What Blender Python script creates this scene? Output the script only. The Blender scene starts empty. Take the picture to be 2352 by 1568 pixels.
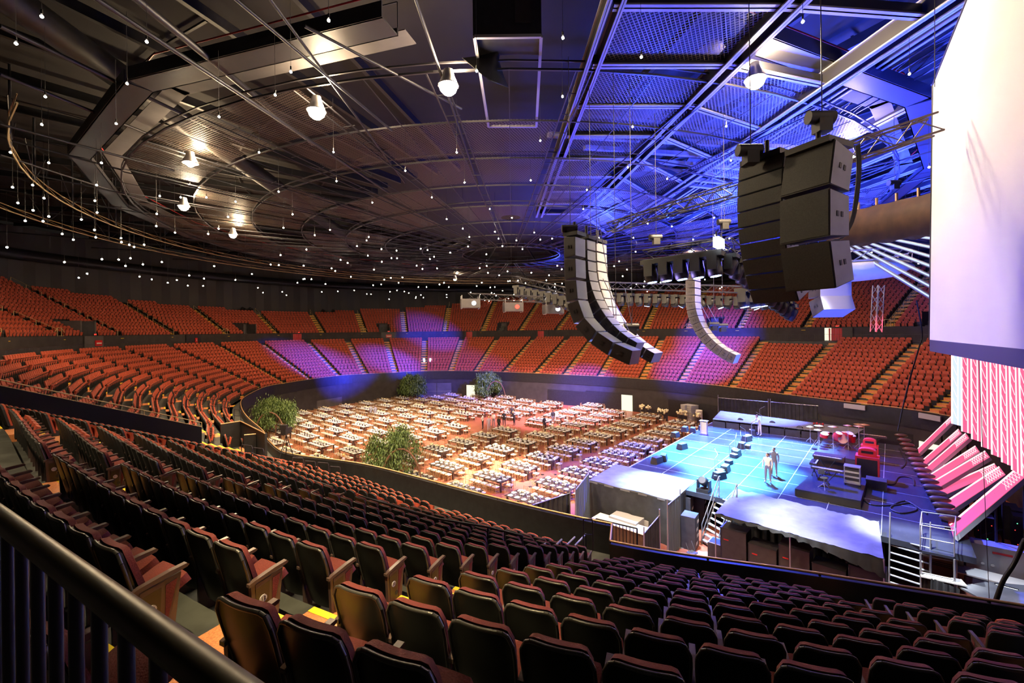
import bpy, math, random
import numpy as np
from mathutils import Vector, Matrix
random.seed(7); rng = np.random.default_rng(7)
S = bpy.context.scene
COL = S.collection
sin, cos, pi, rad = math.sin, math.cos, math.pi, math.radians

# ------------------------------------------------------------------ camera
FPX = 1000.0; EYE = 11.4; ROLL = math.atan(.01144); HV = 758.4
cd = bpy.data.cameras.new('camera'); cam = bpy.data.objects.new('camera', cd); COL.objects.link(cam)
cd.sensor_width = 36; cd.lens = 36*FPX/2352; cd.clip_start = .05; cd.clip_end = 400
cd.shift_y = -(784-HV)/2352
cam.matrix_world = Matrix.Translation((0, 0, EYE)) @ Matrix.Rotation(rad(90), 4, 'X') @ Matrix.Rotation(-ROLL, 4, 'Z')
S.camera = cam
def at(u, v, z):                      # a point of the photograph at height z above the arena floor
    du, dv = u-1176, v-HV
    a = (du*cos(ROLL)-dv*sin(ROLL))/FPX; b = -(du*sin(ROLL)+dv*cos(ROLL))/FPX
    y = (z-EYE)/b
    return Vector((a*y, y, z))
def aty(u, v, y):                     # a point of the photograph at depth y
    du, dv = u-1176, v-HV
    a = (du*cos(ROLL)-dv*sin(ROLL))/FPX; b = -(du*sin(ROLL)+dv*cos(ROLL))/FPX
    return Vector((a*y, y, EYE+b*y))
def px(x, y, z):
    a = x/y*FPX; b = -(z-EYE)/y*FPX
    return 1176+a*cos(ROLL)+b*sin(ROLL), HV-a*sin(ROLL)+b*cos(ROLL)

# ------------------------------------------------------------------ world, view
w = bpy.data.worlds.new('world'); S.world = w; w.use_nodes = True
w.node_tree.nodes['Background'].inputs[0].default_value = (.55, .45, .38, 1)
w.node_tree.nodes['Background'].inputs[1].default_value = .014
S.view_settings.view_transform = 'Standard'; S.view_settings.look = 'None'
S.view_settings.gamma = 1; S.view_settings.use_curve_mapping = False
S.view_settings.exposure = 0.0
S.cycles.max_bounces = 5; S.cycles.diffuse_bounces = 2; S.cycles.glossy_bounces = 2
S.cycles.transmission_bounces = 2; S.cycles.transparent_max_bounces = 6
S.cycles.sample_clamp_indirect = 3; S.cycles.caustics_reflective = False; S.cycles.caustics_refractive = False
try:
    S.cycles.use_denoising = True; S.cycles.denoiser = 'OPENIMAGEDENOISE'
except Exception: pass

# ------------------------------------------------------------------ lights
def lamp(name, kind, loc, power, color, target=None, angle=60, blend=.5, radius=.3):
    d = bpy.data.lights.new(name, kind); d.energy = power; d.color = color
    d.shadow_soft_size = radius
    if kind == 'SPOT': d.spot_size = rad(angle); d.spot_blend = blend
    o = bpy.data.objects.new(name, d); COL.objects.link(o); o.location = loc
    if target is not None:
        o.rotation_euler = (Vector(target)-Vector(loc)).to_track_quat('-Z', 'Y').to_euler()
    return o
WARM = (1, .72, .42); WHITE = (1, .95, .88); BLUE = (.06, .10, 1); CYAN = (.10, .46, 1); SKYB = (.10, .34, 1)
# work lamps up in the ceiling grid: each shines down through the room
WORK = [(727, 262, 19.6, 1.5), (1735, 190, 19.6, 1.6), (1030, 205, 19.6, 1.5), (422, 478, 19.4, 1.0), (437, 380, 19.6, .3),
        (535, 543, 19.2, .8), (1950, 368, 19.4, .5), (1045, 643, 19.2, .6), (1584, 597, 19.2, .45)]
for i, (u, v, z, s) in enumerate(WORK):
    p = at(u, v, z)
    lamp('work_light_beam', 'SPOT', p-Vector((0, 0, .25)), 11000*s, WARM, Vector((p.x*.35, 45+(p.y-45)*.35, 0)), 112, .6, .35)
    lamp('work_light_spill', 'POINT', p+Vector((.3, .2, .75)), (2800 if u < 600 else 900 if u < 1500 else 1800)*s, WARM, radius=.25)
# house light on the bowls and the floor
for x, y, e in [(-22, 40, 9000), (-6, 62, 8000), (14, 56, 10000), (24, 36, 8000), (-30, 60, 5000), (-34, 30, 3000)]:
    lamp('house_light', 'SPOT', (x, y, 18.3), e*1.0, (1, .60, .30), (x*1.35+.1, (y-45)*1.35+45, 4), 150, .8, .6)
lamp('table_spot', 'SPOT', (2, 34, 18.6), 170000, (1, .86, .66), at(1110, 1075, 0), 32, .9, .3)
lamp('table_spot', 'SPOT', (5, 30, 18.6), 90000, (1, .90, .78), at(1190, 1125, 0), 34, .9, .3)
lamp('table_spot', 'SPOT', (-4, 40, 18.6), 90000, (1, .80, .62), at(900, 990, 0), 60, .9, .3)
lamp('table_spot', 'SPOT', (8, 46, 18.4), 110000, (.95, .62, .95), at(1250, 950, 0), 60, .9, .3)
lamp('aisle_fill', 'SPOT', (-2.2, 2.6, 17.6), 7000, (1, .74, .36), (-1.3, 5.2, 8.4), 34, .7, .12)  # added spot lifting the main aisle, no fixture belongs to it
lamp('aisle_fill', 'SPOT', (-12, 6.5, 17), 3600, (1, .72, .4), (-11, 12, 8), 75, .9, .2)  # another added spot, brightening the aisle farther left
# stage wash
for u, v, e, c, a in [(1600, 1040, 150000, CYAN, 30), (1700, 1075, 150000, CYAN, 30), (1620, 1000, 80000, (.16, .38, 1), 34), (1790, 1030, 110000, (.2, .45, 1), 30), (1508, 1112, 16000, (.45, .72, 1), 20), (1640, 1060, 30000, (.05, .08, 1), 95), (1740, 972, 50000, (.10, .16, 1), 34), (1650, 1110, 90000, CYAN, 22)]:
    lamp('stage_wash', 'SPOT', at(u, v, 2.4)+Vector((2, 5, 14)), e*4.6, c, at(u, v, 2.4), a, .7, .3)
lamp('side_wash', 'SPOT', (12.5, 17, 17), 70000, (.80, .88, 1), at(1880, 1215, 2.5), 26, .8, .2)
lamp('side_wash', 'SPOT', (6, 20, 16), 60000, (.45, .66, 1), at(1610, 1230, 0), 20, .8, .2)
lamp('side_wash', 'SPOT', (14, 17, 15), 52000, (.85, .92, 1), at(2090, 1310, 1), 20, .8, .2)
lamp('side_wash', 'SPOT', (15, 10.5, 16.4), 2600, (.75, .82, 1), (6.2, 8.8, 14.2), 50, .8, .2)
lamp('side_wash', 'SPOT', (17, 15, 14), 7000, (.7, .8, 1), at(2310, 1375, .8), 26, .8, .2)
lamp('red_wash', 'SPOT', (19, 22, 13), 5000, (1, .06, .12), at(2050, 1060, 2.4), 50, .8, .3)
lamp('blue_fill', 'SPOT', (13, 17, 6), 16000, (.05, .10, 1), (9.6, 21.5, 12.5), 40, .8, .3)
lamp('blue_fill', 'SPOT', (11, 14, 7), 9000, (.05, .12, 1), (15.5, 19.5, 13), 44, .8, .3)
lamp('blue_fill', 'SPOT', (6, 18, 5), 5000, (.25, .35, 1), (2.6, 14.2, 12.6), 40, .8, .3)
lamp('blue_fill', 'SPOT', (12, 22, 15.5), 9000, (.10, .08, 1), (5, 6, 6), 60, .9, .3)
# blue beams on the bowl and the roof
for loc, u, v, z, e, a in [((8, 55, 17), 760, 840, 6, 60000, 18), ((8, 55, 17), 930, 820, 7, 60000, 15), ((12, 50, 17), 1000, 890, 1, 40000, 30),
                           ((14, 44, 17), 1320, 920, 0, 60000, 22), ((12, 40, 17), 1700, 830, 5, 70000, 24), ((12, 44, 17), 1640, 900, 2, 40000, 34), ((4, 60, 17), 860, 740, 11, 30000, 20)]:
    lamp('blue_beam', 'SPOT', loc, e*(13 if u < 960 else 5), (.03, .05, 1), at(u, v, z) if abs(z-11) > .5 else Vector((-14, 86, 11.2)), a, .9, .3)
for loc, e in [((15, 24, 16.4), 7000), ((19, 33, 16.5), 9000), ((12, 34, 17.4), 2600), ((23, 26, 16), 8000), ((16, 15, 18.4), 2600), ((26, 42, 17), 8000), ((7, 11, 22.2), 1500), ((9.5, 18, 21.8), 1500), ((12, 26, 21.9), 1800), ((14, 40, 21.5), 2400), ((20, 20, 21.8), 2600), ((6, 50, 21), 700)]:
    lamp('blue_uplight', 'SPOT', loc, e*2.5, (.03, .07, 1), Vector(loc)+Vector((9, -2, 8)), 135, .6, .4)
for loc, e in [((7, 22, 15.5), 5000), ((14, 22, 15.2), 16000), ((17, 34, 15.8), 18000), ((8, 36, 16.2), 9000), ((22, 28, 15.5), 14000), ((5, 50, 17), 4000), ((15, 15, 17.5), 4000), ((26, 44, 16), 12000)]:
    lamp('blue_wash', 'SPOT', loc, e*1.6, (.03, .06, 1), Vector(loc)+Vector((.8, .3, 8)), 158, .35, .5)
lamp('screen_light', 'SPOT', (6.2, 12.5, 18.2), 360, (1, .80, .58), (11.8, 11.6, 18.5), 95, .9, .4)
lamp('screen_light', 'SPOT', (5, 17, 12.5), 1150, (.40, .30, 1), (11.5, 11, 13), 90, .9, .4)

# ------------------------------------------------------------------ materials
def mat(name, col, rough=.6, metal=0, emit=None, es=0, var=0, scale=8, bump=0, alpha=None, col2=None, spec=None):
    m = bpy.data.materials.new(name); m.use_nodes = True; nt = m.node_tree; b = nt.nodes['Principled BSDF']
    b.inputs['Base Color'].default_value = (*col, 1); b.inputs['Roughness'].default_value = rough; b.inputs['Metallic'].default_value = metal
    if spec is not None: b.inputs['Specular IOR Level'].default_value = spec
    if emit: b.inputs['Emission Color'].default_value = (*emit, 1); b.inputs['Emission Strength'].default_value = es
    if alpha is not None: b.inputs['Alpha'].default_value = alpha
    if var or col2:
        tc = nt.nodes.new('ShaderNodeTexCoord'); n = nt.nodes.new('ShaderNodeTexNoise'); n.inputs['Scale'].default_value = scale; n.inputs['Detail'].default_value = 4
        r = nt.nodes.new('ShaderNodeValToRGB'); nt.links.new(tc.outputs['Object'], n.inputs['Vector']); nt.links.new(n.outputs['Fac'], r.inputs['Fac'])
        c2 = col2 or tuple(min(1, c*(1+var)) for c in col); c1 = col if col2 else tuple(c*(1-var) for c in col)
        r.color_ramp.elements[0].position = .35; r.color_ramp.elements[1].position = .65
        r.color_ramp.elements[0].color = (*c1, 1); r.color_ramp.elements[1].color = (*c2, 1)
        nt.links.new(r.outputs['Color'], b.inputs['Base Color'])
        if bump:
            bp = nt.nodes.new('ShaderNodeBump'); bp.inputs['Strength'].default_value = bump; bp.inputs['Distance'].default_value = .014
            nt.links.new(n.outputs['Fac'], bp.inputs['Height']); nt.links.new(bp.outputs['Normal'], b.inputs['Normal'])
    return m
def emat(name, col, s, sample=False):
    m = mat(name, (0, 0, 0), .5, emit=col, es=s)
    if not sample:
        try: m.cycles.emission_sampling = 'NONE'
        except Exception: pass
    return m
M = dict(
 floor=mat('terracotta floor panels', (.30, .085, .05), .38, col2=(.38, .12, .07), scale=.6),
 terrace=mat('dark grey terrace concrete', (.045, .05, .048), .7, var=.3, scale=3),
 step=mat('orange brown aisle concrete', (.58, .22, .085), .55, var=.25, scale=60, bump=.2),
 yellow=mat('yellow nosing', (.95, .70, .03), .5), ystep=mat('ochre upper aisle', (.75, .36, .06), .55, var=.2, scale=20),
 fabric=mat('maroon seat fabric, near dimness in tone', (.135, .02, .016), .85, var=.15, scale=90, bump=.3),  # near seats: darker copy, the weaker light is put into the colour
 fabric_far_lit=mat('maroon seat fabric with house light in tone', (.36, .062, .03), .8, var=.1, scale=3),  # same cloth, brighter and warmer: house light put into the colour
 shell=mat('black seat shell', (.006, .006, .006), .38, var=.4, scale=5), rim=mat('seat shell rim', (.06, .06, .06), .28),  # rim paler than the shell: its edge glare is put into the grey
 arm=mat('brown black arm', (.10, .065, .06), .3), panel=mat('aisle panel', (.045, .028, .012), .35),
 seat_black=mat('black seat underside', (.015, .015, .016), .6),  # one flat near-black for seat shells, bases and feet
 black=mat('black paint', (.012, .012, .014), .5, var=.3, scale=4), dark=mat('charcoal wall', (.030, .026, .027), .8, var=.2, scale=1.2),
 wallgrey=mat('grey arena wall', (.075, .07, .075), .75, var=.15, scale=1), steel=mat('painted steel', (.034, .034, .042), .45, .3),
 beam=mat('blue grey painted beam', (.30, .30, .34), .5, .1), pipe=mat('bronze pipe', (.05, .042, .022), .42, .3),
 brass=mat('brass rail cap', (.52, .33, .16), .35, .4), rail=mat('beige handrail', (.55, .42, .22), .4, .3), railb=mat('dark blue handrail', (.03, .03, .045), .35, .4),
 wood=mat('dark stained table top', (.04, .022, .018), .35, var=.4, scale=7), white=mat('white linen', (.82, .80, .76), .7), china=mat('white china', (.85, .84, .82), .2),
 glass=mat('clear glassware', (.85, .86, .88), .1, spec=.8), flower=mat('cream flowers', (.80, .70, .48), .7, var=.3, scale=30), green=mat('green leaves', (.05, .11, .03), .6, var=.4, scale=9),
 leaf=mat('olive leaves', (.13, .20, .05), .6, col2=(.05, .10, .03), scale=3), bark=mat('brown bark', (.16, .08, .05), .8, var=.3, scale=12),
 deck=mat('glossy stage deck', (.028, .032, .048), .26, var=.2, scale=1), tape=mat('pale deck seam', (.38, .42, .50), .5), drape=mat('black drape', (.022, .024, .028), .8, var=.3, scale=2),
 cloth=mat('dark cloth cover', (.13, .135, .15), .75, var=.15, scale=2), blued=mat('blue grey drape', (.10, .13, .17), .8), brown=mat('brown draping', (.055, .026, .014), .75, var=.25, scale=2.5, bump=.4),
 case=mat('dark road case', (.035, .03, .035), .5, var=.2, scale=3), casew=mat('pale road case', (.40, .40, .44), .5), metal=mat('aluminium', (.60, .60, .62), .3, .8), spk=mat('black speaker grille', (.012, .011, .010), .6, var=.5, scale=40),
 spkside=mat('grey speaker cabinet', (.30, .32, .35), .45, var=.1, scale=2), red=mat('red paint', (.55, .02, .02), .4), redleather=mat('red cabinet', (.45, .03, .04), .5), screen=mat('white projection screen', (.80, .80, .82), .8),
 purple=mat('dark screen border', (.06, .05, .10), .7), mesh=None, roof=mat('roof deck', (.009, .008, .008), .8, var=.25, scale=.7), box=mat('brown cardboard', (.50, .33, .20), .8), skin=mat('skin', (.55, .32, .22), .6),
 hair=mat('brown hair', (.10, .05, .03), .7), blond=mat('blond hair', (.65, .45, .18), .6), shirtw=mat('white shirt', (.75, .73, .72), .8), shirtb=mat('black clothes', (.015, .015, .02), .8), jean=mat('grey trousers', (.20, .19, .24), .8),
 lav=mat('lavender clothes', (.48, .42, .55), .8), ladder=mat('orange ladder', (.75, .08, .03), .5),
 bulb=emat('lit bulb', (1, .93, .75), 60), lampface=emat('lit work lamp', (1, .86, .6), 260), lampwhite=emat('white lit panel', (.85, .92, 1), 14), bluelens=emat('blue lit lens', (.25, .4, 1), 30),
 pink=emat('pink led panel', (1, .13, .30), .95, True), pinkw=emat('pale pink led strip', (1, .60, .62), 1.7), redled=emat('red exit letters', (1, .05, .03), 3), monitor=emat('lit monitor', (.9, .95, 1), 4), doorlight=emat('lit doorway', (1, .95, .7), 1.2), green_led=emat('green pilot light', (.1, 1, .3), 6), ledb=emat('bluish led strip', (.45, .55, 1), 1.6))
# expanded-metal ceiling mesh: real holes cut with a procedural pattern
def meshmat():
    m = bpy.data.materials.new('expanded metal'); m.use_nodes = True; nt = m.node_tree; b = nt.nodes['Principled BSDF']
    b.inputs['Base Color'].default_value = (.13, .105, .085, 1); b.inputs['Roughness'].default_value = .5; b.inputs['Metallic'].default_value = .3
    tc = nt.nodes.new('ShaderNodeTexCoord'); mp = nt.nodes.new('ShaderNodeMapping'); mp.inputs['Rotation'].default_value = (0, 0, .5)
    w1 = nt.nodes.new('ShaderNodeTexWave'); w1.inputs['Scale'].default_value = 2.6; w2 = nt.nodes.new('ShaderNodeTexWave'); w2.bands_direction = 'Y'; w2.inputs['Scale'].default_value = 2.6
    mx = nt.nodes.new('ShaderNodeMath'); mx.operation = 'MAXIMUM'; g = nt.nodes.new('ShaderNodeMath'); g.operation = 'GREATER_THAN'; g.inputs[1].default_value = .87
    nt.links.new(tc.outputs['Object'], mp.inputs[0])
    for q in (w1, w2): nt.links.new(mp.outputs[0], q.inputs['Vector'])
    nt.links.new(w1.outputs['Fac'], mx.inputs[0]); nt.links.new(w2.outputs['Fac'], mx.inputs[1]); nt.links.new(mx.outputs[0], g.inputs[0]); nt.links.new(g.outputs[0], b.inputs['Alpha'])
    return m
M['mesh'] = meshmat()
def corrugated():
    m = mat('black corrugated wall', (.045, .042, .042), .7); nt = m.node_tree; b = nt.nodes['Principled BSDF']
    return m
M['corr'] = corrugated()

# ------------------------------------------------------------------ mesh helpers
class MB:
    def __init__(s): s.v = []; s.f = []; s.m = []; s.mats = []; s.sm = []
    def mi(s, m):
        if m not in s.mats: s.mats.append(m)
        return s.mats.index(m)
    def add(s, vs, fs, m, smooth=False):
        k = len(s.v); s.v += [tuple(v) for v in vs]; i = s.mi(m)
        for f in fs: s.f.append(tuple(k+a for a in f)); s.m.append(i); s.sm.append(smooth)
        return s
    def ob(s, o, a, b, c, m):          # parallelepiped from corner o
        o, a, b, c = map(Vector, (o, a, b, c))
        return s.add([o, o+a, o+a+b, o+b, o+c, o+a+c, o+a+b+c, o+b+c], [(3, 2, 1, 0), (4, 5, 6, 7), (0, 1, 5, 4), (1, 2, 6, 5), (2, 3, 7, 6), (3, 0, 4, 7)], m)
    def box(s, c, d, m, rz=0, R=None):
        R = R or Matrix.Rotation(rz, 3, 'Z'); a, b, e = (R @ Vector((d[0], 0, 0)), R @ Vector((0, d[1], 0)), R @ Vector((0, 0, d[2])))
        return s.ob(Vector(c)-(a+b+e)/2, a, b, e, m)
    def tube(s, p, q, r, m, n=8, r2=None, caps=True):
        p, q = Vector(p), Vector(q); d = (q-p); r2 = r if r2 is None else r2
        if d.length < 1e-6: return s
        z = d.normalized(); x = z.orthogonal().normalized(); y = z.cross(x); vs = []
        for c, rr in ((p, r), (q, r2)):
            for i in range(n): a = 2*pi*i/n; vs.append(c+x*(rr*cos(a))+y*(rr*sin(a)))
        fs = [(i, (i+1) % n, n+(i+1) % n, n+i) for i in range(n)]
        s.add(vs, fs, m, n > 5)
        if caps: s.add(vs, [tuple(range(n))[::-1], tuple(range(n, 2*n))], m)
        return s
    def path(s, pts, r, m, n=6):
        for a, b in zip(pts, pts[1:]): s.tube(a, b, r, m, n)
        return s
    def sph(s, c, r, m, n=8, k=5, sc=(1, 1, 1)):
        c = Vector(c); vs = [c+Vector((0, 0, r*sc[2]))]
        for j in range(1, k):
            t = pi*j/k
            for i in range(n): a = 2*pi*i/n; vs.append(c+Vector((r*sc[0]*sin(t)*cos(a), r*sc[1]*sin(t)*sin(a), r*sc[2]*cos(t))))
        vs.append(c-Vector((0, 0, r*sc[2]))); fs = [(0, 1+i, 1+(i+1) % n) for i in range(n)]
        for j in range(k-2):
            for i in range(n): a = 1+j*n; fs.append((a+i, a+n+i, a+n+(i+1) % n, a+(i+1) % n))
        L = len(vs)-1; a = 1+(k-2)*n; fs += [(L, a+(i+1) % n, a+i) for i in range(n)]
        return s.add(vs, fs, m, True)
    def lathe(s, c, prof, m, n=14):
        c = Vector(c); vs = []
        for r, z in prof:
            for i in range(n): a = 2*pi*i/n; vs.append(c+Vector((r*cos(a), r*sin(a), z)))
        fs = []
        for j in range(len(prof)-1):
            for i in range(n): fs.append((j*n+i, j*n+(i+1) % n, (j+1)*n+(i+1) % n, (j+1)*n+i))
        fs.append(tuple(range(n))[::-1]); fs.append(tuple(range((len(prof)-1)*n, len(prof)*n)))
        return s.add(vs, fs, m, True)
    def prism(s, poly, n, m):           # polygon of 3-D points pushed along n
        n = Vector(n); k = len(poly); vs = [Vector(p) for p in poly]; vs += [v+n for v in vs]
        fs = [tuple(range(k))[::-1], tuple(range(k, 2*k))]+[(i, (i+1) % k, k+(i+1) % k, k+i) for i in range(k)]
        return s.add(vs, fs, m)
    def grid(s, P, m, smooth=True):     # rows of points
        n = len(P[0]); vs = [p for r in P for p in r]
        return s.add(vs, [(j*n+i, j*n+i+1, (j+1)*n+i+1, (j+1)*n+i) for j in range(len(P)-1) for i in range(n-1)], m, smooth)
    def truss(s, p, q, w, h, m, r=.025, step=.5, up=(0, 0, 1)):
        p, q = Vector(p), Vector(q); d = (q-p); L = d.length; d.normalize(); up = Vector(up); sd = d.cross(up).normalized(); up = sd.cross(d)
        C = [sd*(a*w/2)+up*(b*h/2) for a, b in ((-1, -1), (1, -1), (1, 1), (-1, 1))]
        for c in C: s.tube(p+c, q+c, r, m, 6)
        k = max(1, round(L/step))
        for i in range(k):
            a, b = p+d*(L*i/k), p+d*(L*(i+1)/k)
            for j in range(4):
                c1, c2 = C[j], C[(j+1) % 4]
                s.tube(a+(c1 if i % 2 else c2), b+(c2 if i % 2 else c1), r*.55, m, 4, caps=False)
        return s
    def mesh(s, name):
        me = bpy.data.meshes.new(name); me.from_pydata(s.v, [], s.f)
        for m in s.mats: me.materials.append(M[m])
        me.polygons.foreach_set('material_index', s.m); me.polygons.foreach_set('use_smooth', s.sm); me.update()
        return me
    def build(s, name, parent=None, loc=None, rz=None):
        return link(name, s.mesh(name), parent, loc, rz)
def link(name, me, parent=None, loc=None, rz=None):
    o = bpy.data.objects.new(name, me); COL.objects.link(o)
    if parent: o.parent = parent
    if loc is not None: o.location = loc
    if rz is not None: o.rotation_euler = (0, 0, rz)
    return o
def tag(o, label, cat, group=None, kind=None):
    o['label'] = label; o['category'] = cat
    if group: o['group'] = group
    if kind: o['kind'] = kind
    return o
def struct(o): o['kind'] = 'structure'; return o
def thing(name, label, cat, loc=(0, 0, 0), rz=0, group=None):
    return tag(link(name, None, None, loc, rz), label, cat, group)
def dup(root, loc, rz, label=None, group=None):
    r = root.copy(); COL.objects.link(r); r.location = loc; r.rotation_euler = (0, 0, rz)
    if label: r['label'] = label
    if group: r['group'] = group
    for ch in root.children:
        c = ch.copy(); COL.objects.link(c); c.parent = r
        for g in ch.children:
            d = g.copy(); COL.objects.link(d); d.parent = c
    return r
def stuff(name, parts, T, label, cat):      # T: list of (x, y, z, rz[, scale]); parts: MB
    v = np.array(parts.v, dtype=np.float32); T = np.array(T, dtype=np.float32); n = len(T)
    c, s_ = np.cos(T[:, 3])[:, None], np.sin(T[:, 3])[:, None]
    X = c*v[None, :, 0]-s_*v[None, :, 1]+T[:, 0:1]; Y = s_*v[None, :, 0]+c*v[None, :, 1]+T[:, 1:2]; Z = v[None, :, 2]+T[:, 2:3]
    V = np.stack([X, Y, Z], -1).reshape(-1, 3)
    ln = np.array([len(f) for f in parts.f], dtype=np.int32); idx = np.concatenate([np.array(f) for f in parts.f]).astype(np.int32)
    li = (idx[None, :]+(np.arange(n)*len(v))[:, None]).ravel().astype(np.int32); lt = np.tile(ln, n); ls = np.concatenate([[0], np.cumsum(lt)[:-1]]).astype(np.int32)
    me = bpy.data.meshes.new(name); me.vertices.add(len(V)); me.vertices.foreach_set('co', V.ravel())
    me.loops.add(len(li)); me.loops.foreach_set('vertex_index', li); me.polygons.add(len(lt)); me.polygons.foreach_set('loop_start', ls)
    try: me.polygons.foreach_set('loop_total', lt)
    except Exception: pass
    for m in parts.mats: me.materials.append(M[m])
    me.polygons.foreach_set('material_index', np.tile(np.array(parts.m, dtype=np.int32), n)); me.polygons.foreach_set('use_smooth', np.tile(np.array(parts.sm, dtype=bool), n))
    me.update(calc_edges=True); me.validate()
    return tag(link(name, me), label, cat, None, 'stuff')
def ordinal(n):
    return ['first', 'second', 'third', 'fourth', 'fifth', 'sixth', 'seventh', 'eighth', 'ninth', 'tenth', 'eleventh', 'twelfth', 'thirteenth', 'fourteenth', 'fifteenth', 'sixteenth', 'seventeenth', 'eighteenth', 'nineteenth', 'twentieth', 'twenty-first', 'twenty-second', 'twenty-third', 'twenty-fourth', 'twenty-fifth'][n-1]
T40 = rad(40); UX = Vector((-cos(T40), sin(T40), 0)); WX = Vector((sin(T40), cos(T40), 0))
def uw(u, w, z=0): return UX*u+WX*w+Vector((0, 0, z))
CEN = Vector((.0, 45.0, 0))
# ================================================================== the bowl
RUN, RISE, NROW = .9, .405, 14
def rowz(r): return EYE-7.44+(r-1)*RISE
ST = [(14.2, 8.3, 5), (7.98, 10.6, 16.5), (2.42, 12.66, 26.5), (-3.38, 16.39, 30.4), (-8.81, 20.62, 35.7)]
ST += [(-13.4, 23.2, 36), (-16.3, 26.3, 40)]
for u, w_, a in [(33, 10.6, 43), (39.5, 11.8, 50), (45.5, 13.3, 58), (51, 15.2, 68), (56, 18, 80)]:
    p = uw(u, w_); ST.append((p.x, p.y, a))
ST += [(-32.9, 56.1, 93), (-32, 60.6, 106), (-30.6, 65.2, 119), (-28, 69.8, 133), (-24.4, 72.2, 146), (-20, 74.3, 157), (-15.5, 76.1, 170), (-10.7, 76.1, 183), (-6.2, 75, 196),
       (-1.2, 72.9, 207), (3.9, 70.2, 212), (8.3, 67.6, 211), (13.1, 64.6, 210), (18.2, 60.8, 212), (22.1, 56.8, 219), (26, 51.3, 226), (28.6, 45.4, 237), (31.6, 39.6, 243), (33.9, 35.1, 252), (33.8, 29.8, 262), (32, 24.8, 270)]
STP = np.array([(a, b) for a, b, c in ST]); STD = np.array([(-sin(rad(c)), -cos(rad(c))) for a, b, c in ST]); NS = len(ST)
def crom(P, t):                            # Catmull-Rom over the stations, open ends
    t = np.clip(np.asarray(t, float), 0, len(P)-1.0001); i = np.floor(t).astype(int); f = (t-i)[..., None]
    g = lambda k: P[np.clip(k, 0, len(P)-1)]
    a, b, c, d = g(i-1), g(i), g(i+1), g(i+2)
    return .5*((2*b)+(-a+c)*f+(2*a-5*b+4*c-d)*f**2+(-a+3*b-3*c+d)*f**3)
def ring(s, t): return crom(STP+STD*s, t)   # s metres outward of the front row's seat backs
SUB = 8
TT = np.linspace(0, NS-1.001, (NS-1)*SUB+1)
def strip(mb, s0, z0, s1, z1, m, t0=0, t1=1e9, smooth=False):
    T = TT[(TT >= t0-1e-6) & (TT <= t1+1e-6)]; A = ring(s0, T); B = ring(s1, T)
    mb.grid([[(a[0], a[1], z0) for a in A], [(b[0], b[1], z1) for b in B]], m, smooth)
def soff(t): return float(np.interp(t, [0, 2.0, 2.04, 3.2, 5.2, 99], [1.5, 1.5, 2.75, 2.6, 1.5, 1.5]))
def vstrip(mb, e0, z0, e1, z1, m):
    A = [ring(-(soff(t)+e0), [t])[0] for t in TT2]; B = [ring(-(soff(t)+e1), [t])[0] for t in TT2]
    mb.grid([[(a[0], a[1], z0) for a in A], [(b[0], b[1], z1) for b in B]], m, False)
TT2 = np.sort(np.concatenate([TT, [2.02, 2.04]]))
tb = MB()
strip(tb, -2.8, rowz(0), -.74, rowz(0), 'terrace', 1.9, 5.3); strip(tb, -.74, rowz(0), -.74, rowz(1), 'terrace', 1.9, 5.3); strip(tb, -1.5, rowz(1), -.3, rowz(1), 'terrace', 0, 2.0); strip(tb, -1.5, rowz(1), -.3, rowz(1), 'terrace', 5.1, 99)
for r in range(1, NROW+1):
    s0 = (r-1)*RUN-.75 if r > 1 else -.75; s1 = (r-1)*RUN+.15; z = rowz(r)
    strip(tb, s0, z, s1, z, 'terrace'); zn = rowz(r+1) if r < NROW else 9.6
    strip(tb, s1, z, s1, zn, 'terrace')
SW = (NROW-1)*RUN+.15; SF = SW+2.75
strip(tb, SW, 9.6, SF, 9.6, 'terrace')
struct(tb.build('seating_terrace'))
fb = MB(); strip(fb, SF, 9.6, SF, 11.32, 'dark'); strip(fb, SF, 11.32, SF+.12, 11.32, 'dark')
struct(fb.build('wall_concourse'))
wb = MB(); vstrip(wb, 0, 0, 0, 4.55, 'dark'); vstrip(wb, -.12, rowz(0), -.12, 4.55, 'black'); vstrip(wb, 0, 4.55, -.12, 4.55, 'black')
vstrip(wb, .06, 3.2, .06, 4.55, 'black'); vstrip(wb, .06, 3.2, 0, 3.2, 'black')
struct(wb.build('wall_arena_front'))
# brass cap rail on the front wall
cr = MB(); A = [ring(-(soff(t)-.05), [t])[0] for t in TT2]; pts = [Vector((a[0], a[1], 4.62)) for a in A]; cr.path(pts, .035, 'brass', 6)
for p in pts[::4]: cr.box(p-Vector((0, 0, .05)), (.05, .05, .1), 'black')
tag(cr.build('cap_rail'), 'long bronze rail capping the wall around the arena floor', 'rail')
# floor
fl = MB(); fl.add([uw(-30, -4), uw(80, -4), uw(80, 78), uw(-30, 78)], [(0, 3, 2, 1)], 'floor'); struct(fl.build('floor'))
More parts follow.
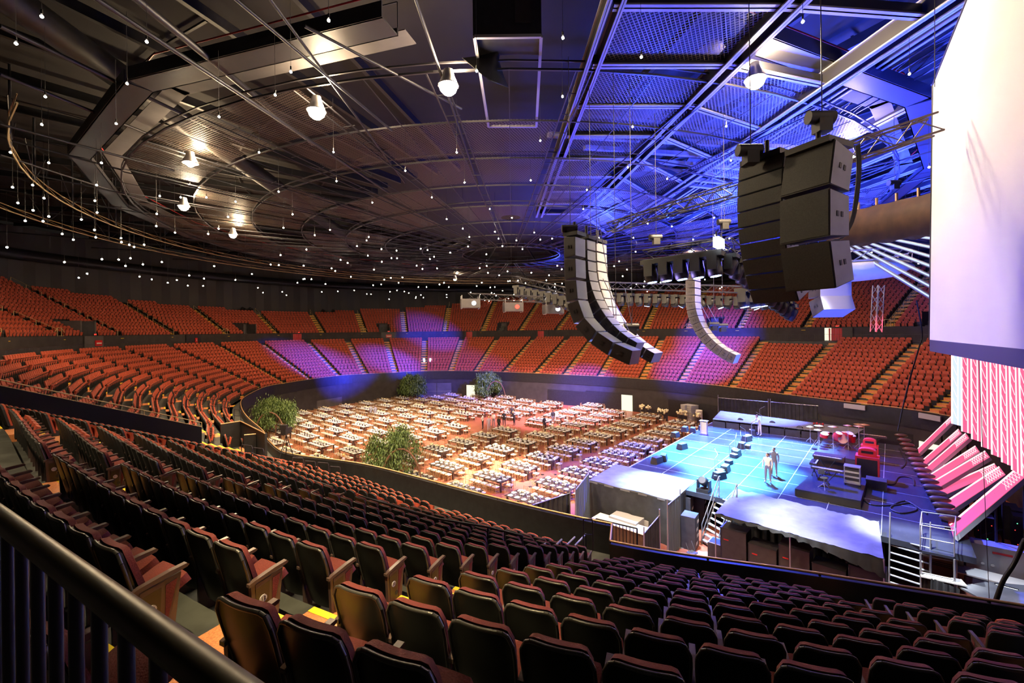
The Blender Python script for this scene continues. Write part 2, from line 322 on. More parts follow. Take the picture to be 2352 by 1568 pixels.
# upper tier
UN = NS-1; UR, UZ = .85, .455
def uppern(t):
    p = ring(SF, [t])[0]; d = np.array(ring(SF+1, [t])[0])-p; d /= np.hypot(*d); n = 0
    while n < 17 and np.hypot(*(p+d*(1.0+(n+1)*UR)-np.array([CEN.x, CEN.y]))) < 60.6: n += 1
    return n
ub = MB(); UNR = {}
tu = np.arange(5, NS-1, 1/SUB)
def upz(k): return 11.0+k*UZ
for i in range(5, NS-1):
    for h in (0, .5):
        n = uppern(i+h+.25); UNR[i+h] = n; t0, t1 = i+h, i+h+.5
        for k in range(n):
            strip(ub, SF+.12+k*UR, upz(k), SF+.12+(k+1)*UR, upz(k), 'terrace', t0, t1); strip(ub, SF+.12+(k+1)*UR, upz(k), SF+.12+(k+1)*UR, upz(k+1), 'terrace', t0, t1)
        strip(ub, SF+.12+n*UR, upz(n), SF+30, upz(n), 'black', t0, t1)
        for t in (t0, t1):                      # close the ends of the step in height
            a = ring(SF+.12, [t])[0]; b = ring(SF+.12+n*UR, [t])[0]
struct(ub.build('upper_terrace'))
# outer wall, rim and roof
ow = MB(); n = 260; R = 61.8
a0, a1 = rad(-75), rad(255); P0, P1 = [], []
for i in range(n+1):
    a = a0+(a1-a0)*i/n; rr = R+(.12 if i % 2 else -.12); P0.append((CEN.x+rr*cos(a), CEN.y+rr*sin(a), 9)); P1.append((CEN.x+rr*cos(a), CEN.y+rr*sin(a), 25))
ow.grid([P0, P1], 'corr', False); struct(ow.build('wall_outer'))
rm = MB(); prof = [(61.5, 22.2), (60.2, 21.9), (59.7, 21.3), (59.7, 20.9), (60.4, 20.7), (61.6, 20.9)]
G = [[(CEN.x+r*cos(rad(a)), CEN.y+r*sin(rad(a)), z) for a in range(-76, 257, 3)] for r, z in prof]; rm.grid(G, 'steel'); struct(rm.build('trim_1'))
rf = MB()
def roofz(r): return 23.0+2.6*min(1, r/60)
G = [[(CEN.x+r*cos(rad(a)), CEN.y+r*sin(rad(a)), roofz(r)) for a in range(0, 361, 6)] for r in (1, 12, 25, 38, 50, 63)]; rf.grid(G, 'roof', False)
struct(rf.build('ceiling'))

# ------------------------------------------------------------------ seats
def shellpts(n, k, z0, z1, hw0, hw1, rc, yo, y0, y1, cv):
    G = []
    for j in range(k+1):
        t = j/k; row = []
        for i in range(n+1):
            s = -1+2*i/n; hw = hw0+(hw1-hw0)*t**.6; q = max(0, (abs(s)-(1-rc/hw1))/(rc/hw1)); top = z1-rc*(1-math.sqrt(max(0, 1-q*q)))*.9
            z = z0+(top-z0)*t; y = y0+(y1-y0)*t+cv*s*s+yo
            row.append((hw*s*(1 if t < .98 else .97), y, z))
        G.append(row)
    return G
def closed(mb, A, B, m):
    mb.grid([r[::-1] for r in A], m); mb.grid(B, m)
    ea = [r[0] for r in A]+A[-1][1:-1]+[r[-1] for r in A][::-1]; eb = [r[0] for r in B]+B[-1][1:-1]+[r[-1] for r in B][::-1]
    mb.grid([ea, eb], m); mb.grid([A[0], B[0]], m)
    return ea, eb
def seat_meshes():
    D = {}
    a = MB(); A = shellpts(14, 7, .20, .955, .20, .25, .10, -.035, .15, -.02, .035); B = shellpts(14, 7, .20, .95, .20, .25, .10, 0, .15, -.02, .035)
    ea, eb = closed(a, A, B, 'shell'); D['back_shell'] = a.mesh('back_shell')
    a = MB(); pts = [Vector(p)+Vector((0, .004, .004)) for p in ea[2:-2]]; a.path(pts, .014, 'rim', 6); D['shell_rim_glare'] = a.mesh('shell_rim_glare')  # raised rim along the shell edge, shaped to carry the glare line
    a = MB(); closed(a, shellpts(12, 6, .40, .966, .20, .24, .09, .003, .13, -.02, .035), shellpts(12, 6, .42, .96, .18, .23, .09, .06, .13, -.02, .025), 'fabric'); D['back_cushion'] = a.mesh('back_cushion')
    a = MB(); ca, sa = cos(rad(24)), sin(rad(24)); A, B = [], []
    for j in range(6):
        t = j/5; ra, rb = [], []
        for i in range(9):
            s = -1+i/4; L = .33*t; bul = .035*(1-s*s)*(1-(2*t-1)**2*.5)
            ra.append((.215*s*(1 if 0 < t < 1 else .93), .15+L*ca-(.045+bul)*sa, .40+L*sa+(.045+bul)*ca)); rb.append((.21*s, .15+L*ca+.03*sa, .40+L*sa-.03*ca))
        A.append(ra); B.append(rb)
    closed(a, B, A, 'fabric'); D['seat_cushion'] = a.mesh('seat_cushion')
    a = MB(); prof = [(.02, .60), (.10, .615), (.30, .645), (.40, .66), (.415, .675), (.40, .69), (.28, .68), (.08, .645), (.02, .63)]
    a.prism([(-.235, y, z) for y, z in prof], (-.05, 0, 0), 'arm'); a.prism([(-.25, y, z) for y, z in [(.10, 0), (.32, 0), (.30, .05), (.20, .10), (.24, .62), (.08, .60), (.10, .10)]], (-.03, 0, 0), 'arm'); D['armrest'] = a.mesh('armrest')
    a = MB(); a.prism([(-.235, y, z) for y, z in [(.06, .12), (.30, .12), (.36, .64), (.04, .60)]], (-.04, 0, 0), 'arm'); a.prism([(-.276, y, z) for y, z in [(.10, .18), (.20, .18), (.22, .58), (.08, .56)]], (-.006, 0, 0), 'panel')
    a.prism([(-.276, y, z) for y, z in [(.24, .22), (.25, .58), (.33, .60)]], (-.005, 0, 0), 'fabric'); a.box((-.255, .2, .05), (.05, .3, .1), 'seat_black'); a.tube((-.23, .2, .30), (-.285, .2, .30), .03, 'seat_black')
    D['aisle_panel'] = a.mesh('aisle_panel')
    return D
SM = seat_meshes()
def text_mesh(txt, size, m, thick=.001):
    c = bpy.data.curves.new('lettering', 'FONT'); c.body = txt; c.size = size; c.align_x = 'CENTER'; c.align_y = 'CENTER'; c.extrude = thick
    o = bpy.data.objects.new('lettering', c); COL.objects.link(o); dg = bpy.context.evaluated_depsgraph_get()
    me = bpy.data.meshes.new_from_object(o.evaluated_get(dg)); bpy.data.objects.remove(o); me.materials.clear(); me.materials.append(M[m]); return me
def make_seat(loc, rz, label, group, end=0, num=None):     # end: -1 aisle panel on its left, 1 on its right
    t = thing('arena_seat', label, 'seat', loc, rz, group)
    for k in ('back_shell', 'back_cushion', 'seat_cushion', 'armrest'): link(k, SM[k], t)
    link('rim', SM['shell_rim_glare'], [c for c in t.children if c.name.startswith('back_shell')][0])
    if end:
        for sd in ((-1, 1) if end == 2 else (end,)):
            e = link('aisle_panel', SM['aisle_panel'], t)
            if sd == 1:
                e.scale = (-1, 1, 1); a2 = link('armrest', SM['armrest'], t); a2.scale = (-1, 1, 1)
            if num:
                d = MB(); d.tube((sd*.282, .15, .44), (sd*.288, .15, .44), .036, 'white', 16); dk = d.build('number_disc', t)
                nm = link('numeral', text_mesh(str(num), .05, 'black'), dk); nm.location = (sd*.2895, .15, .44); nm.rotation_euler = (rad(90), 0, rad(90*sd))
    return t
# low-detail seat for the distant thousands
def far_seat(fm='fabric_far_lit'):
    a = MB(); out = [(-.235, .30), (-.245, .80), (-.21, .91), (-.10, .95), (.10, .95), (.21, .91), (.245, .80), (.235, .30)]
    a.prism([(x, .13-.15*(z-.3)/.65, z) for x, z in out], (0, -.05, 0), 'seat_black'); a.prism([(x*.95, .18-.15*(z-.3)/.65, z*1.008) for x, z in out], (0, -.045, 0), fm)
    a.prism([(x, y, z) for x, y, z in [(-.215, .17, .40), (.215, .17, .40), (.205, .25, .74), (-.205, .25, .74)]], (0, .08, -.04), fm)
    a.box((0, .18, .2), (.40, .16, .36), 'seat_black'); a.box((-.26, .18, .38), (.035, .26, .56), 'seat_black'); a.box((-.26, .24, .66), (.05, .36, .035), 'arm')
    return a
def seats_between(s, t0, t1, pitch=.52, gap=.57):
    T = np.linspace(t0, t1, 25); P = ring(s, T); d = np.concatenate([[0], np.cumsum(np.hypot(*np.diff(P, axis=0).T))]); L = d[-1]
    n = int((L-2*gap)/pitch)
    if n < 1: return []
    pitch = (L-2*gap)/n; st = gap+pitch/2; ds = st+pitch*np.arange(n); x = np.interp(ds, d, P[:, 0]); y = np.interp(ds, d, P[:, 1])
    tx = np.interp(ds, (d[1:]+d[:-1])/2, np.diff(P[:, 0])); ty = np.interp(ds, (d[1:]+d[:-1])/2, np.diff(P[:, 1]))
    return [(x[i], y[i], math.atan2(-tx[i]*-1, -ty[i]*-1) if 0 else math.atan2(ty[i], tx[i])+pi, i, n) for i in range(n)]
def inframe(x, y, z, m=80):
    if y < .3: return False
    u, v = px(x, y, z); return -m < u < 2352+m and -m < v < 1568+m+60
SEATS = []
for i in range(NS-1):
    for r in range(0 if i in (2, 3) else 1, NROW+1):
        z = rowz(r)
        if i in (5,) and r < 5: continue                     # the vomitory
        if i == 27 and r > 12: continue
        for x, y, a, k, n in seats_between((r-1)*RUN, i, i+1):
            if 14 <= i <= 27 and r == 4 and i % 4 == 1 and 0: continue
            # local +Y must face the arena: rotation puts +Y on the inward direction
            if i == 4 and r < 11-5 and k > 99: continue
            if inframe(x, y, z+.6, 40): SEATS.append((x, y, z, a, i, r, k, n))
NEARL = {0: 'rightmost near block', 1: 'block right of main aisle', 2: 'block left of main aisle', 3: 'second block left of aisle', 4: 'third block left of aisle'}
SEATS.sort(key=lambda q: q[0]**2+q[1]**2+(q[2]-EYE)**2)
FARL = []
cnt = 0
for x, y, z, a, i, r, k, n in SEATS:
    if cnt < 300 and i in NEARL:
        kk = k+1                                             # counted from the block's right-hand end as seen from behind
        lb = 'maroon arena seat, %s from right, row %s, %s' % (ordinal(kk), r if r else 'at the rail', NEARL[i])
        end = 0; num = None
        if k == 0: end = 1; num = r
        if k == n-1: end = -1
        make_seat((x, y, z), a, lb, 'arena seats of the near blocks', end, num if i in (2, 3, 4) else None); cnt += 1
    else: FARL.append((x, y, z, a))
UP = []
for i in range(5, NS-2):
    a0_, a1_ = i+.5, i+1.5
    for k in range(17):
        for x, y, a, q, n in seats_between(SF+.12+k*UR+.25, a0_, a1_, .54, .65):
            th = (i+.5)+(q+.5)/n; key = math.floor(th*2)/2
            if k >= UNR.get(key, UNR.get(i, 0)): continue
            if k < 4 and i % 3 == 1 and n//3 <= q < 2*n//3: continue
            if inframe(x, y, upz(k)+.6, 20): UP.append((x, y, upz(k), a))
stuff('arena_seats', far_seat(), FARL+UP, 'thousands of maroon tip-up seats filling the rest of the lower and upper bowls', 'seats')

# ------------------------------------------------------------------ aisles with nosings, handrails
def aisle(t, s_of, zf, nr, run, rise, halfw, m, hand=False, lab=None):
    a = MB(); b = MB(); 
    for r in range(nr):
        for h in (0, 1):
            s0 = s_of(r)-.75*run/.9 if h == 0 else s_of(r)-.30*run/.9; s1 = s_of(r)+.15*run/.9; z = zf(r)+.008+h*rise/2
            p0 = ring(s0, [t])[0]; p1 = ring(s1, [t])[0]; d = (p1-p0)/np.hypot(*(p1-p0)); q = np.array([-d[1], d[0]])*halfw
            zb = zf(r)-.02
            a.add([(*(p0-q), zb), (*(p0+q), zb), (*(p1+q), zb), (*(p1-q), zb), (*(p0-q), z), (*(p0+q), z), (*(p1+q), z), (*(p1-q), z)], [(4, 5, 6, 7), (0, 1, 5, 4), (0, 4, 7, 3), (1, 2, 6, 5)], m)
            e = p0+d*.085; b.add([(*(p0-q*1), z+.004), (*(p0+q*1), z+.004), (*(e+q), z+.004), (*(e-q), z+.004), (*(p0-q), z-.05), (*(p0+q), z-.05)], [(0, 1, 2, 3), (4, 5, 1, 0)], 'yellow')
    o = struct(a.build('aisle_steps')); b.build('nosing', o)
    return o
for i in range(1, NS-1): aisle(i, lambda r: r*RUN, lambda r: rowz(r+1), NROW, RUN, RISE, .58, 'step')
hn = 0
for i in range(5, NS-2):
    n = min(UNR[i], UNR[i+.5]); t = i+.5
    p = ring(SF+3, [t])[0]
    if not inframe(p[0], p[1], 13, 150): continue
    aisle(t, lambda r: SF+.12+r*UR+.6, lambda r: upz(r), n, UR, UZ, .55, 'ystep')
    for k in range(0, n-2, 5):
        h = MB(); A = [ring(SF+.3+(k+j)*UR, [t])[0] for j in (0, 2, 4)]; Z = [upz(k+j) for j in (0, 2, 4)]
        for p, z in zip(A, Z): h.tube((p[0], p[1], z), (p[0], p[1], z+1.0), .025, 'rail', 6)
        for e in (1.0, .55): h.path([(p[0], p[1], z+e) for p, z in zip(A, Z)], .025, 'rail', 6)
        tag(h.build('handrail'), 'beige tubular handrail on an upper bowl aisle, one of the flights of rails', 'handrail', 'handrails on the upper aisles')
# glass balustrade posts and top rail on the concourse wall; dark fence behind row 14
gl = MB()
for j, t in enumerate(np.arange(5.2, NS-1.2, .125)):
    p = ring(SF+.06, [t])[0]; gl.tube((p[0], p[1], 11.3), (p[0], p[1], 11.9), .02, 'steel', 4)
tag(gl.build('balustrade'), 'thin grey posts of the glass balustrade on the concourse wall', 'balustrade')
fn = MB(); T = np.arange(4.0, NS-1.2, .125); A = ring(SW+.1, T)
for zz in (9.75, 10.5): fn.path([(a[0], a[1], zz) for a in A], .016, 'railb', 4)
for a, b in zip(A, A[1:]):
    for q in range(4):
        c = a+(b-a)*q/4; fn.tube((c[0], c[1], 9.6), (c[0], c[1], 10.5), .009, 'railb', 3, caps=False)
tag(fn.build('concourse_fence'), 'dark barred fence running behind the top row of the lower bowl', 'fence')
# ================================================================== roof works
def gz(r): return EYE+7.4+1.6*min(1, r/28)
def pol(r, a, z=None): return Vector((CEN.x+r*cos(a), CEN.y+r*sin(a), gz(r) if z is None else z))
RINGS = [5, 9, 12.5, 16, 19.5, 23, 26.5, 30]
NR = 36
for j, r in enumerate(RINGS):
    a = MB(); N = 72
    for i in range(N):
        p, q = pol(r, 2*pi*i/N), pol(r, 2*pi*(i+1)/N); a.tube(p, q, .05, 'steel', 4); 
        if j in (3, 5, 7) or j == 0: a.tube(p+Vector((0, 0, .3)), q+Vector((0, 0, .3)), .04, 'steel', 4)
    tag(a.build('grid_ring'), 'dark steel ring of the round ceiling grid, %s ring out from the centre' % ordinal(j+1), 'grid ring', 'rings of the ceiling grid')
for i in range(NR):
    a = MB(); t = 2*pi*(i+.5)/NR; d = .012
    for s in (-1, 1):
        a.tube(pol(5, t+s*d*2), pol(30, t+s*d*.8), .035, 'steel', 4); 
    for r in np.arange(6, 30, 1.5): a.tube(pol(r, t-d*(2-r/25)), pol(r, t+d*(2-r/25)), .02, 'steel', 4)
    t2 = 2*pi*i/NR; a.tube(pol(9, t2), pol(30, t2), .02, 'steel', 4)
    tag(a.build('grid_strut'), 'twin steel strut running out from the centre of the round ceiling grid', 'strut', 'radial struts of the ceiling grid')
    if sin(t) > -.75:
        b = MB(); b.tube(pol(30, t), pol(60.5, t, 23.6), .05, 'steel', 5); b.tube(pol(30, t, gz(30)+2.2), pol(60.5, t, 24.4), .03, 'steel', 4)
        for r in (34, 38.6, 44, 50): b.tube(pol(r, t, 20.45 if r < 40 else gz(r)+(r-30)/30.5*2.8), pol(r, t, 24.6), .06 if r < 40 else .04, 'steel', 6)
        if cos(t) < .3:
            for r in (34, 38.6):
                for s in (-1, 1): b.tube(pol(r, t, 20.5), pol(r, t+s*.055, 22.3), .03, 'steel', 4)
        tag(b.build('roof_hanger'), 'dark steel hanger pipes between the ceiling grid and the outer rim', 'hanger', 'hanger pipes of the outer roof')
for r, kind in ((34, 'inner'), (38.6, 'outer')):
    a = MB(); N = 90
    for i in range(N):
        t = 2*pi*i/N
        if -.8 > sin(t) or cos(t) > .45: continue
        p, q = pol(r, t, 20.4), pol(r, 2*pi*(i+1)/N, 20.4); a.tube(p, q, .045, 'rail', 5); a.tube(p+Vector((0, 0, .35)), q+Vector((0, 0, .35)), .03, 'rail', 4); a.tube(p, q+Vector((0, 0, .35)), .018, 'rail', 3)
    tag(a.build('ring_truss'), '%s curved lighting truss ringing the hall below the black roof' % kind, 'truss')
# roof purlins
for i in range(48):
    t = 2*pi*i/48
    if sin(t) < -.97: continue
    a = MB(); p, q = pol(14, t, roofz(14)-.25), pol(61, t, roofz(61)-.35); d = (q-p); s = Vector((-sin(t), cos(t), 0))*.10
    a.ob(p-s-Vector((0, 0, .45)), d, s*2, (0, 0, .04), 'black'); a.ob(p-s*.15-Vector((0, 0, .42)), d, s*.3, (0, 0, .45), 'black')
    struct(a.build('roof_beam'))
for r in range(18, 61, 6):
    a = MB()
    for i in range(60):
        t = 2*pi*i/60
        if sin(t) > -.9: a.tube(pol(r, t, roofz(r)-.25), pol(r, 2*pi*(i+1)/60, roofz(r)-.25), .07, 'black', 4)
    struct(a.build('roof_beam'))
# expanded metal panels between the rings
for i in range(NR):
    t0, t1 = 2*pi*(i+.54)/NR, 2*pi*(i+1.46)/NR
    for ra, rb in ((12.6, 15.9), (16.1, 19.4), (19.6, 22.9), (23.1, 26.4), (26.6, 29.9)):
        if ra < 16 and i % 3 == 0: continue
        if ra > 16 and (i*7+int(ra)*3) % 5 in (0, 3) and not 20 < ra < 30 * (8 < i < 20): continue
        a = MB(); h = .12; ps = [pol(ra, t0), pol(rb, t0), pol(rb, (t0+t1)/2), pol(rb, t1), pol(ra, t1), pol(ra, (t0+t1)/2)]
        a.add([p+Vector((0, 0, h)) for p in ps], [(0, 1, 2, 3, 4, 5)], 'mesh')
        tag(a.build('mesh_panel'), 'expanded metal walkway panel laid in the round ceiling grid', 'panel', 'expanded metal panels of the ceiling grid')
# catwalk ring: fascia boxes with a red pipe, broken into straight bays
for i in range(18):
    t0, t1 = 2*pi*i/18+.06, 2*pi*(i+1)/18+.06; tm = (t0+t1)/2
    if sin(tm) < -.97: continue
    a = MB(); p, q = pol(31.2, t0, 20.9), pol(31.2, t1, 20.9); o = Vector((cos(tm), sin(tm), 0)); a.ob(p, q-p, o*.9, (0, 0, .05), 'steel'); a.ob(p+o*.85, q-p, o*.06, (0, 0, .5), 'steel'); a.ob(p, q-p, o*.04, (0, 0, .25), 'steel')
    for k in range(5): c = p+(q-p)*(k/4); a.tube(c, c+Vector((0, 0, 1.1)), .02, 'steel', 4); 
    a.tube(p+Vector((0, 0, 1.1)), q+Vector((0, 0, 1.1)), .022, 'steel', 4)
    t = thing('catwalk', 'grey steel catwalk bay beside the work lamps, outside the ceiling grid', 'catwalk', group='catwalk bays'); a.build('walkway', t)
    b = MB(); b.tube(p+Vector((0, 0, 1.5)), q+Vector((0, 0, 1.5)), .03, 'red', 5); b.build('sprinkler_pipe', t)
    c = MB(); c.ob(p-o*1.2+Vector((0, 0, .5)), q-p, o*.75, (0, 0, .03), 'wallgrey'); c.build('reflector_plate', t)
# the three long girders over the stage side and their cross members
def girder(p, q, wdt, hgt, m='beam'):
    a = MB(); d = q-p; s = Vector((d.y, -d.x, 0)).normalized()*wdt/2
    for sg in (-1, 1):
        c = s*sg*.8
        a.ob(p+c-s*.28, d, s*.56, (0, 0, .05), m); a.ob(p+c-s*.28+Vector((0, 0, hgt)), d, s*.56, (0, 0, .05), m); a.ob(p+c-s*.04, d, s*.08, (0, 0, hgt), 'steel')
    return a
G3 = []
for (u0, v0), (u1, v1), wd, ww in [((1440, -60), (1238, 500), .5, 'left'), ((1900, -60), (1335, 500), .62, 'middle'), ((2300, -60), (1390, 545), .62, 'right')]:
    p, q = at(u0, v0, 20.3), at(u1, v1, 20.3); p = p+(p-q)*.35; G3.append((p, q))
    tag(girder(p, q, wd, .55).build('steel_girder'), 'long blue lit steel girder in the roof, the %s of three over the stage side' % ww, 'girder')
for k, (pa, pb) in enumerate(zip(G3, G3[1:])):
    for j in range(9):
        f = .30+j*.085
        p, q = pa[0].lerp(pa[1], f), pb[0].lerp(pb[1], f+.0)
        if p.y < 7: continue
        a = MB(); d = q-p; s = Vector((d.y, -d.x, 0)).normalized()*.14
        a.ob(p-s+Vector((0, 0, .1)), d, s*2, (0, 0, .05), 'beam'); a.ob(p-s*.2+Vector((0, 0, .1)), d, s*.4, (0, 0, .4), 'steel')
        tag(a.build('cross_beam'), 'short blue lit cross beam bolted between two of the roof girders', 'beam', 'cross beams between the girders')
        if j < 8 and (j+k) % 3 != 1:
            f2 = f+.085; b = MB(); r_, t_ = pa[0].lerp(pa[1], f2), pb[0].lerp(pb[1], f2)
            b.add([v+Vector((0, 0, .3)) for v in (p.lerp(q, .06), p.lerp(q, .94), r_.lerp(t_, .94), r_.lerp(t_, .06))], [(0, 1, 2, 3)], 'mesh')
            tag(b.build('mesh_panel'), 'expanded metal panel between the roof girders on the stage side', 'panel', 'expanded metal panels between the girders')
for j in range(16):           # parallel roof members beyond the right girder, towards the rear of the stage side
    p = G3[2][0]+Vector((1.6+j*2.0, j*1.4, .8)); q = p+Vector((-3.2, 46-j, .3)); 
    if j % 2 == 0: a = girder(p, q, .4, .4)
    else: a = MB(); a.truss(p+Vector((0, 0, .5)), q+Vector((0, 0, .5)), .5, .7, 'steel', .04, 2)
    tag(a.build('roof_member'), 'blue lit steel member of the roof over the stage side', 'beam', 'roof members over the stage side')
for j in range(14):
    x = 11+j*2.1; a = MB(); p = Vector((x-9, 22+j*1.6, 21.2)); a.ob(p, (14+j*.6, 2+j*.6, 0), (-.1, .25, 0), (0, 0, .22), 'beam'); 
    tag(a.build('purlin'), 'blue lit purlin crossing the roof over the stage side', 'beam', 'purlins over the stage side')
# acoustic blankets / diffusers up in the roof that catch the blue light
for j in range(26):
    x, y = random.uniform(6, 30), random.uniform(12, 56); a = MB(); R = Matrix.Rotation(random.uniform(-.5, .5), 3, 'Z'); a.box((0, 0, 0), (random.uniform(1.5, 3.2), random.uniform(.7, 1.2), .12), 'wallgrey', R=R); a.tube((-.8, 0, .1), (-.8, 0, 1.6), .02, 'steel', 4); a.tube((.8, 0, .1), (.8, 0, 1.6), .02, 'steel', 4)
    tag(a.build('ceiling_panel', loc=(x, y, 21.6+random.uniform(-.3, .5))), 'pale flat panel hung high in the blue lit roof', 'panel', 'pale panels in the blue roof')
# HVAC duct, dark boxes and horn speaker at the top
a = MB(); a.tube(at(-60, -60, 22.5), at(820, 560, 22), .55, 'black', 14); tag(a.build('duct'), 'large dark round duct crossing the upper left of the roof', 'duct')
for (u0, v0), (u1, v1), z, r in [((180, -30), (1010, 520), 20.1, .07), ((520, -20), (900, 300), 20.0, .05), ((0, 285), (400, 392), 20.2, .06), ((0, 355), (390, 480), 20.6, .05), ((700, 60), (1060, 250), 20.4, .05), ((600, -30), (930, 420), 20.15, .045), ((945, -30), (1100, 430), 20.1, .05), ((0, 60), (560, 330), 21.2, .08), ((0, 170), (420, 340), 21.2, .07), ((280, -30), (720, 330), 21, .12)]:
    a = MB(); a.tube(at(u0, v0, z), at(u1, v1, z), r, 'steel', 6); tag(a.build('ceiling_pipe'), 'long straight pipe slung under the dark roof on the left', 'pipe', 'pipes under the left roof')
a = MB(); c = at(1125, 150, 20.6); a.lathe((0, 0, 0), [(.12, .5), (.2, .3), (.55, 0), (.9, -.25), (.95, -.28)], 'black', 4)
o = a.build('horn_speaker'); o.location = c; o.rotation_euler = (.8, .3, .5); tag(o, 'square black horn speaker hanging in the roof right of the lamps', 'speaker')
a = MB(); c = at(1165, 60, 21.5); a.box((0, 0, 0), (2.2, 1, 1.3), 'black'); a.box((.5, -.52, .1), (.5, .05, .7), 'dark'); tag(a.build('speaker_cluster', loc=c), 'black box cluster high in the roof, top middle', 'speaker')
# hanging frame under it
a = MB(); P4 = [at(1090, 85, 20.8), at(1243, 83, 20.8), at(1232, 290, 20.4), at(1122, 290, 20.4)]
for p, q in zip(P4, P4[1:]+P4[:1]): a.tube(p, q, .07, 'beam', 4)
tag(a.build('hanging_frame'), 'open rectangular steel frame hanging below the black speaker cluster', 'hanging frame')

# ------------------------------------------------------------------ lamps you can see
wl = MB(); wl.lathe((0, 0, 0), [(.05, .55), (.16, .5), (.2, .3), (.34, 0), (.36, -.04), (.33, -.04)], 'metal', 14)
for i, (u, v, z, s) in enumerate(WORK):
    t = thing('work_light', 'glaring bell-shaped work lamp in the roof, the %s counted from the left' % ordinal(1+sorted([q[0] for q in WORK]).index(u)), 'lamp', at(u, v, z)+Vector((0, 0, .15)), group='work lamps in the roof')
    wl.build('reflector', t); b = MB(); k = .16+.12*min(1.3, s); b.sph((0, 0, -.03), k, 'lampface', 10, 6); b.build('bulb', t)
BP = [(96, 38), (37, 100), (755, 47), (337, 96), (292, 192), (104, 222), (267, 284), (96, 286), (503, 268), (668, 165), (632, 218), (1293, 87), (1473, 131), (1095, 163), (1844, 50), (2089, 170), (1292, 222), (1241, 323), (1453, 291), (1668, 290), (1049, 350), (766, 349), (595, 350), (1067, 419), (773, 416), (992, 453), (931, 392), (855, 465), (1219, 414), (1442, 384), (1348, 436), (233, 374), (112, 374), (24, 350), (222, 425), (29, 430), (75, 425), (101, 455), (41, 466), (218, 461), (223, 488), (58, 507), (76, 483), (112, 497), (187, 504), (99, 508), (217, 528), (143, 537), (220, 545), (278, 547), (297, 562), (308, 567), (331, 562), (367, 450), (415, 453), (360, 491), (359, 519), (402, 534), (474, 453), (541, 463), (524, 498), (502, 525), (478, 537), (640, 440), (672, 492), (651, 523), (723, 540), (842, 552), (758, 528), (704, 573), (820, 565), (847, 544), (876, 572), (845, 587), (912, 593), (1026, 503), (1078, 544), (1145, 548), (1186, 552), (1227, 534), (1125, 480), (1063, 525), (1075, 566), (982, 574), (957, 610), (1117, 584), (1200, 572), (1176, 500), (1137, 532), (1268, 548), (1376, 546), (1377, 578), (1340, 480), (1280, 610), (1460, 578), (1500, 640), (1455, 546), (1422, 600), (1640, 500), (2110, 605), (2134, 384), (1908, 330), (1543, 520), (1592, 700-150), (1735, 508)]
bm = MB(); bm.sph((0, 0, 0), .036, 'bulb', 8, 6); bme = bm.mesh('bulb'); cm = MB(); cm.tube((0, 0, .06), (0, 0, .16), .022, 'black', 6); cm.tube((0, 0, .16), (0, 0, 2.2), .006, 'black', 3); cme = cm.mesh('lamp_cord')
PTS = []
for u, v in BP:
    PTS.append(at(u, v, random.uniform(18.5, 19.1) if v < 560 else 18.9))
k = 0
while len(PTS) < 300:
    k += 1; r = 57*math.sqrt(random.random()); a = random.uniform(0, 2*pi); p = pol(r, a, random.uniform(18.2, 19.2))
    if p.y < 14 or r < 6: continue
    if not inframe(p.x, p.y, p.z, 0) or px(*p)[0] > 2120: continue
    if px(*p)[1] < 545 and random.random() < .8: continue
    if min((p-q).length for q in PTS) < 1.4 and random.random() < .9: continue
    PTS.append(p)
for p in PTS:
    b = link('pendant_bulb', bme, None, p); tag(b, 'small starry bulb hanging on a thin cord from the dark roof', 'bulb', 'pendant bulbs under the roof'); c = link('lamp_cord', cme, b)
    f = max(1.0, min(2.3, p.length/28)); b.scale = (f, f, f)

# ================================================================== banquet floor
def tableparts():
    a = MB(); a.box((0, 0, .735), (2.9, 1.38, .05), 'wood'); a.box((0, 0, .68), (2.72, 1.2, .07), 'wood'); top = a.mesh('tabletop')
    a = MB(); a.box((0, 0, .355), (.12, .12, .71), 'wood'); leg = a.mesh('leg'); return top, leg
TOPM, LEGM = tableparts()
def chair_mb():
    a = MB()
    for x in (-.18, .18): a.tube((x, -.19, 0), (x*.95, -.24, .92), .016, 'brass', 5, .012); a.tube((x, .18, 0), (x, .17, .44), .016, 'brass', 5)
    for z, y in ((.90, -.24), (.80, -.232), (.56, -.215)): a.tube((-.18, y, z), (.18, y, z), .013, 'brass', 5)
    for x in (-.10, -.03, .04, .11): a.tube((x, -.215, .56), (x, -.235, .80), .008, 'brass', 4)
    for z in (.16, .26):
        a.tube((-.18, .18, z), (.18, .18, z), .009, 'brass', 4); a.tube((-.18, -.2, z), (.18, -.2, z), .009, 'brass', 4)
        for x in (-.18, .18): a.tube((x, -.2, z), (x, .18, z), .009, 'brass', 4)
    a.box((0, -.01, .43), (.40, .40, .025), 'brass'); return a
CH = chair_mb(); CHM = CH.mesh('banquet_chair'); cu = MB(); cu.prism([(-.19, -.17, .445), (.19, -.17, .445), (.20, .19, .445), (-.20, .19, .445)], (0, 0, .05), 'white'); CUM = cu.mesh('seat_pad')
cs = MB(); cs.box((0, -.01, .45), (.40, .38, .07), 'white')
for x in (-.18, .18): cs.box((x, -.21, .46), (.028, .03, .92), 'brass'); cs.box((x, .17, .22), (.028, .028, .44), 'brass')
for z in (.90, .80, .57): cs.box((0, -.225, z), (.36, .025, .025), 'brass')
cs.box((-.06, -.225, .69), (.018, .02, .22), 'brass'); cs.box((.06, -.225, .69), (.018, .02, .22), 'brass')
pl = MB(); pl.lathe((0, 0, 0), [(.09, 0), (.16, .008), (.175, .018), (.15, .014), (.09, .008)], 'china', 16); PLM = pl.mesh('plate')
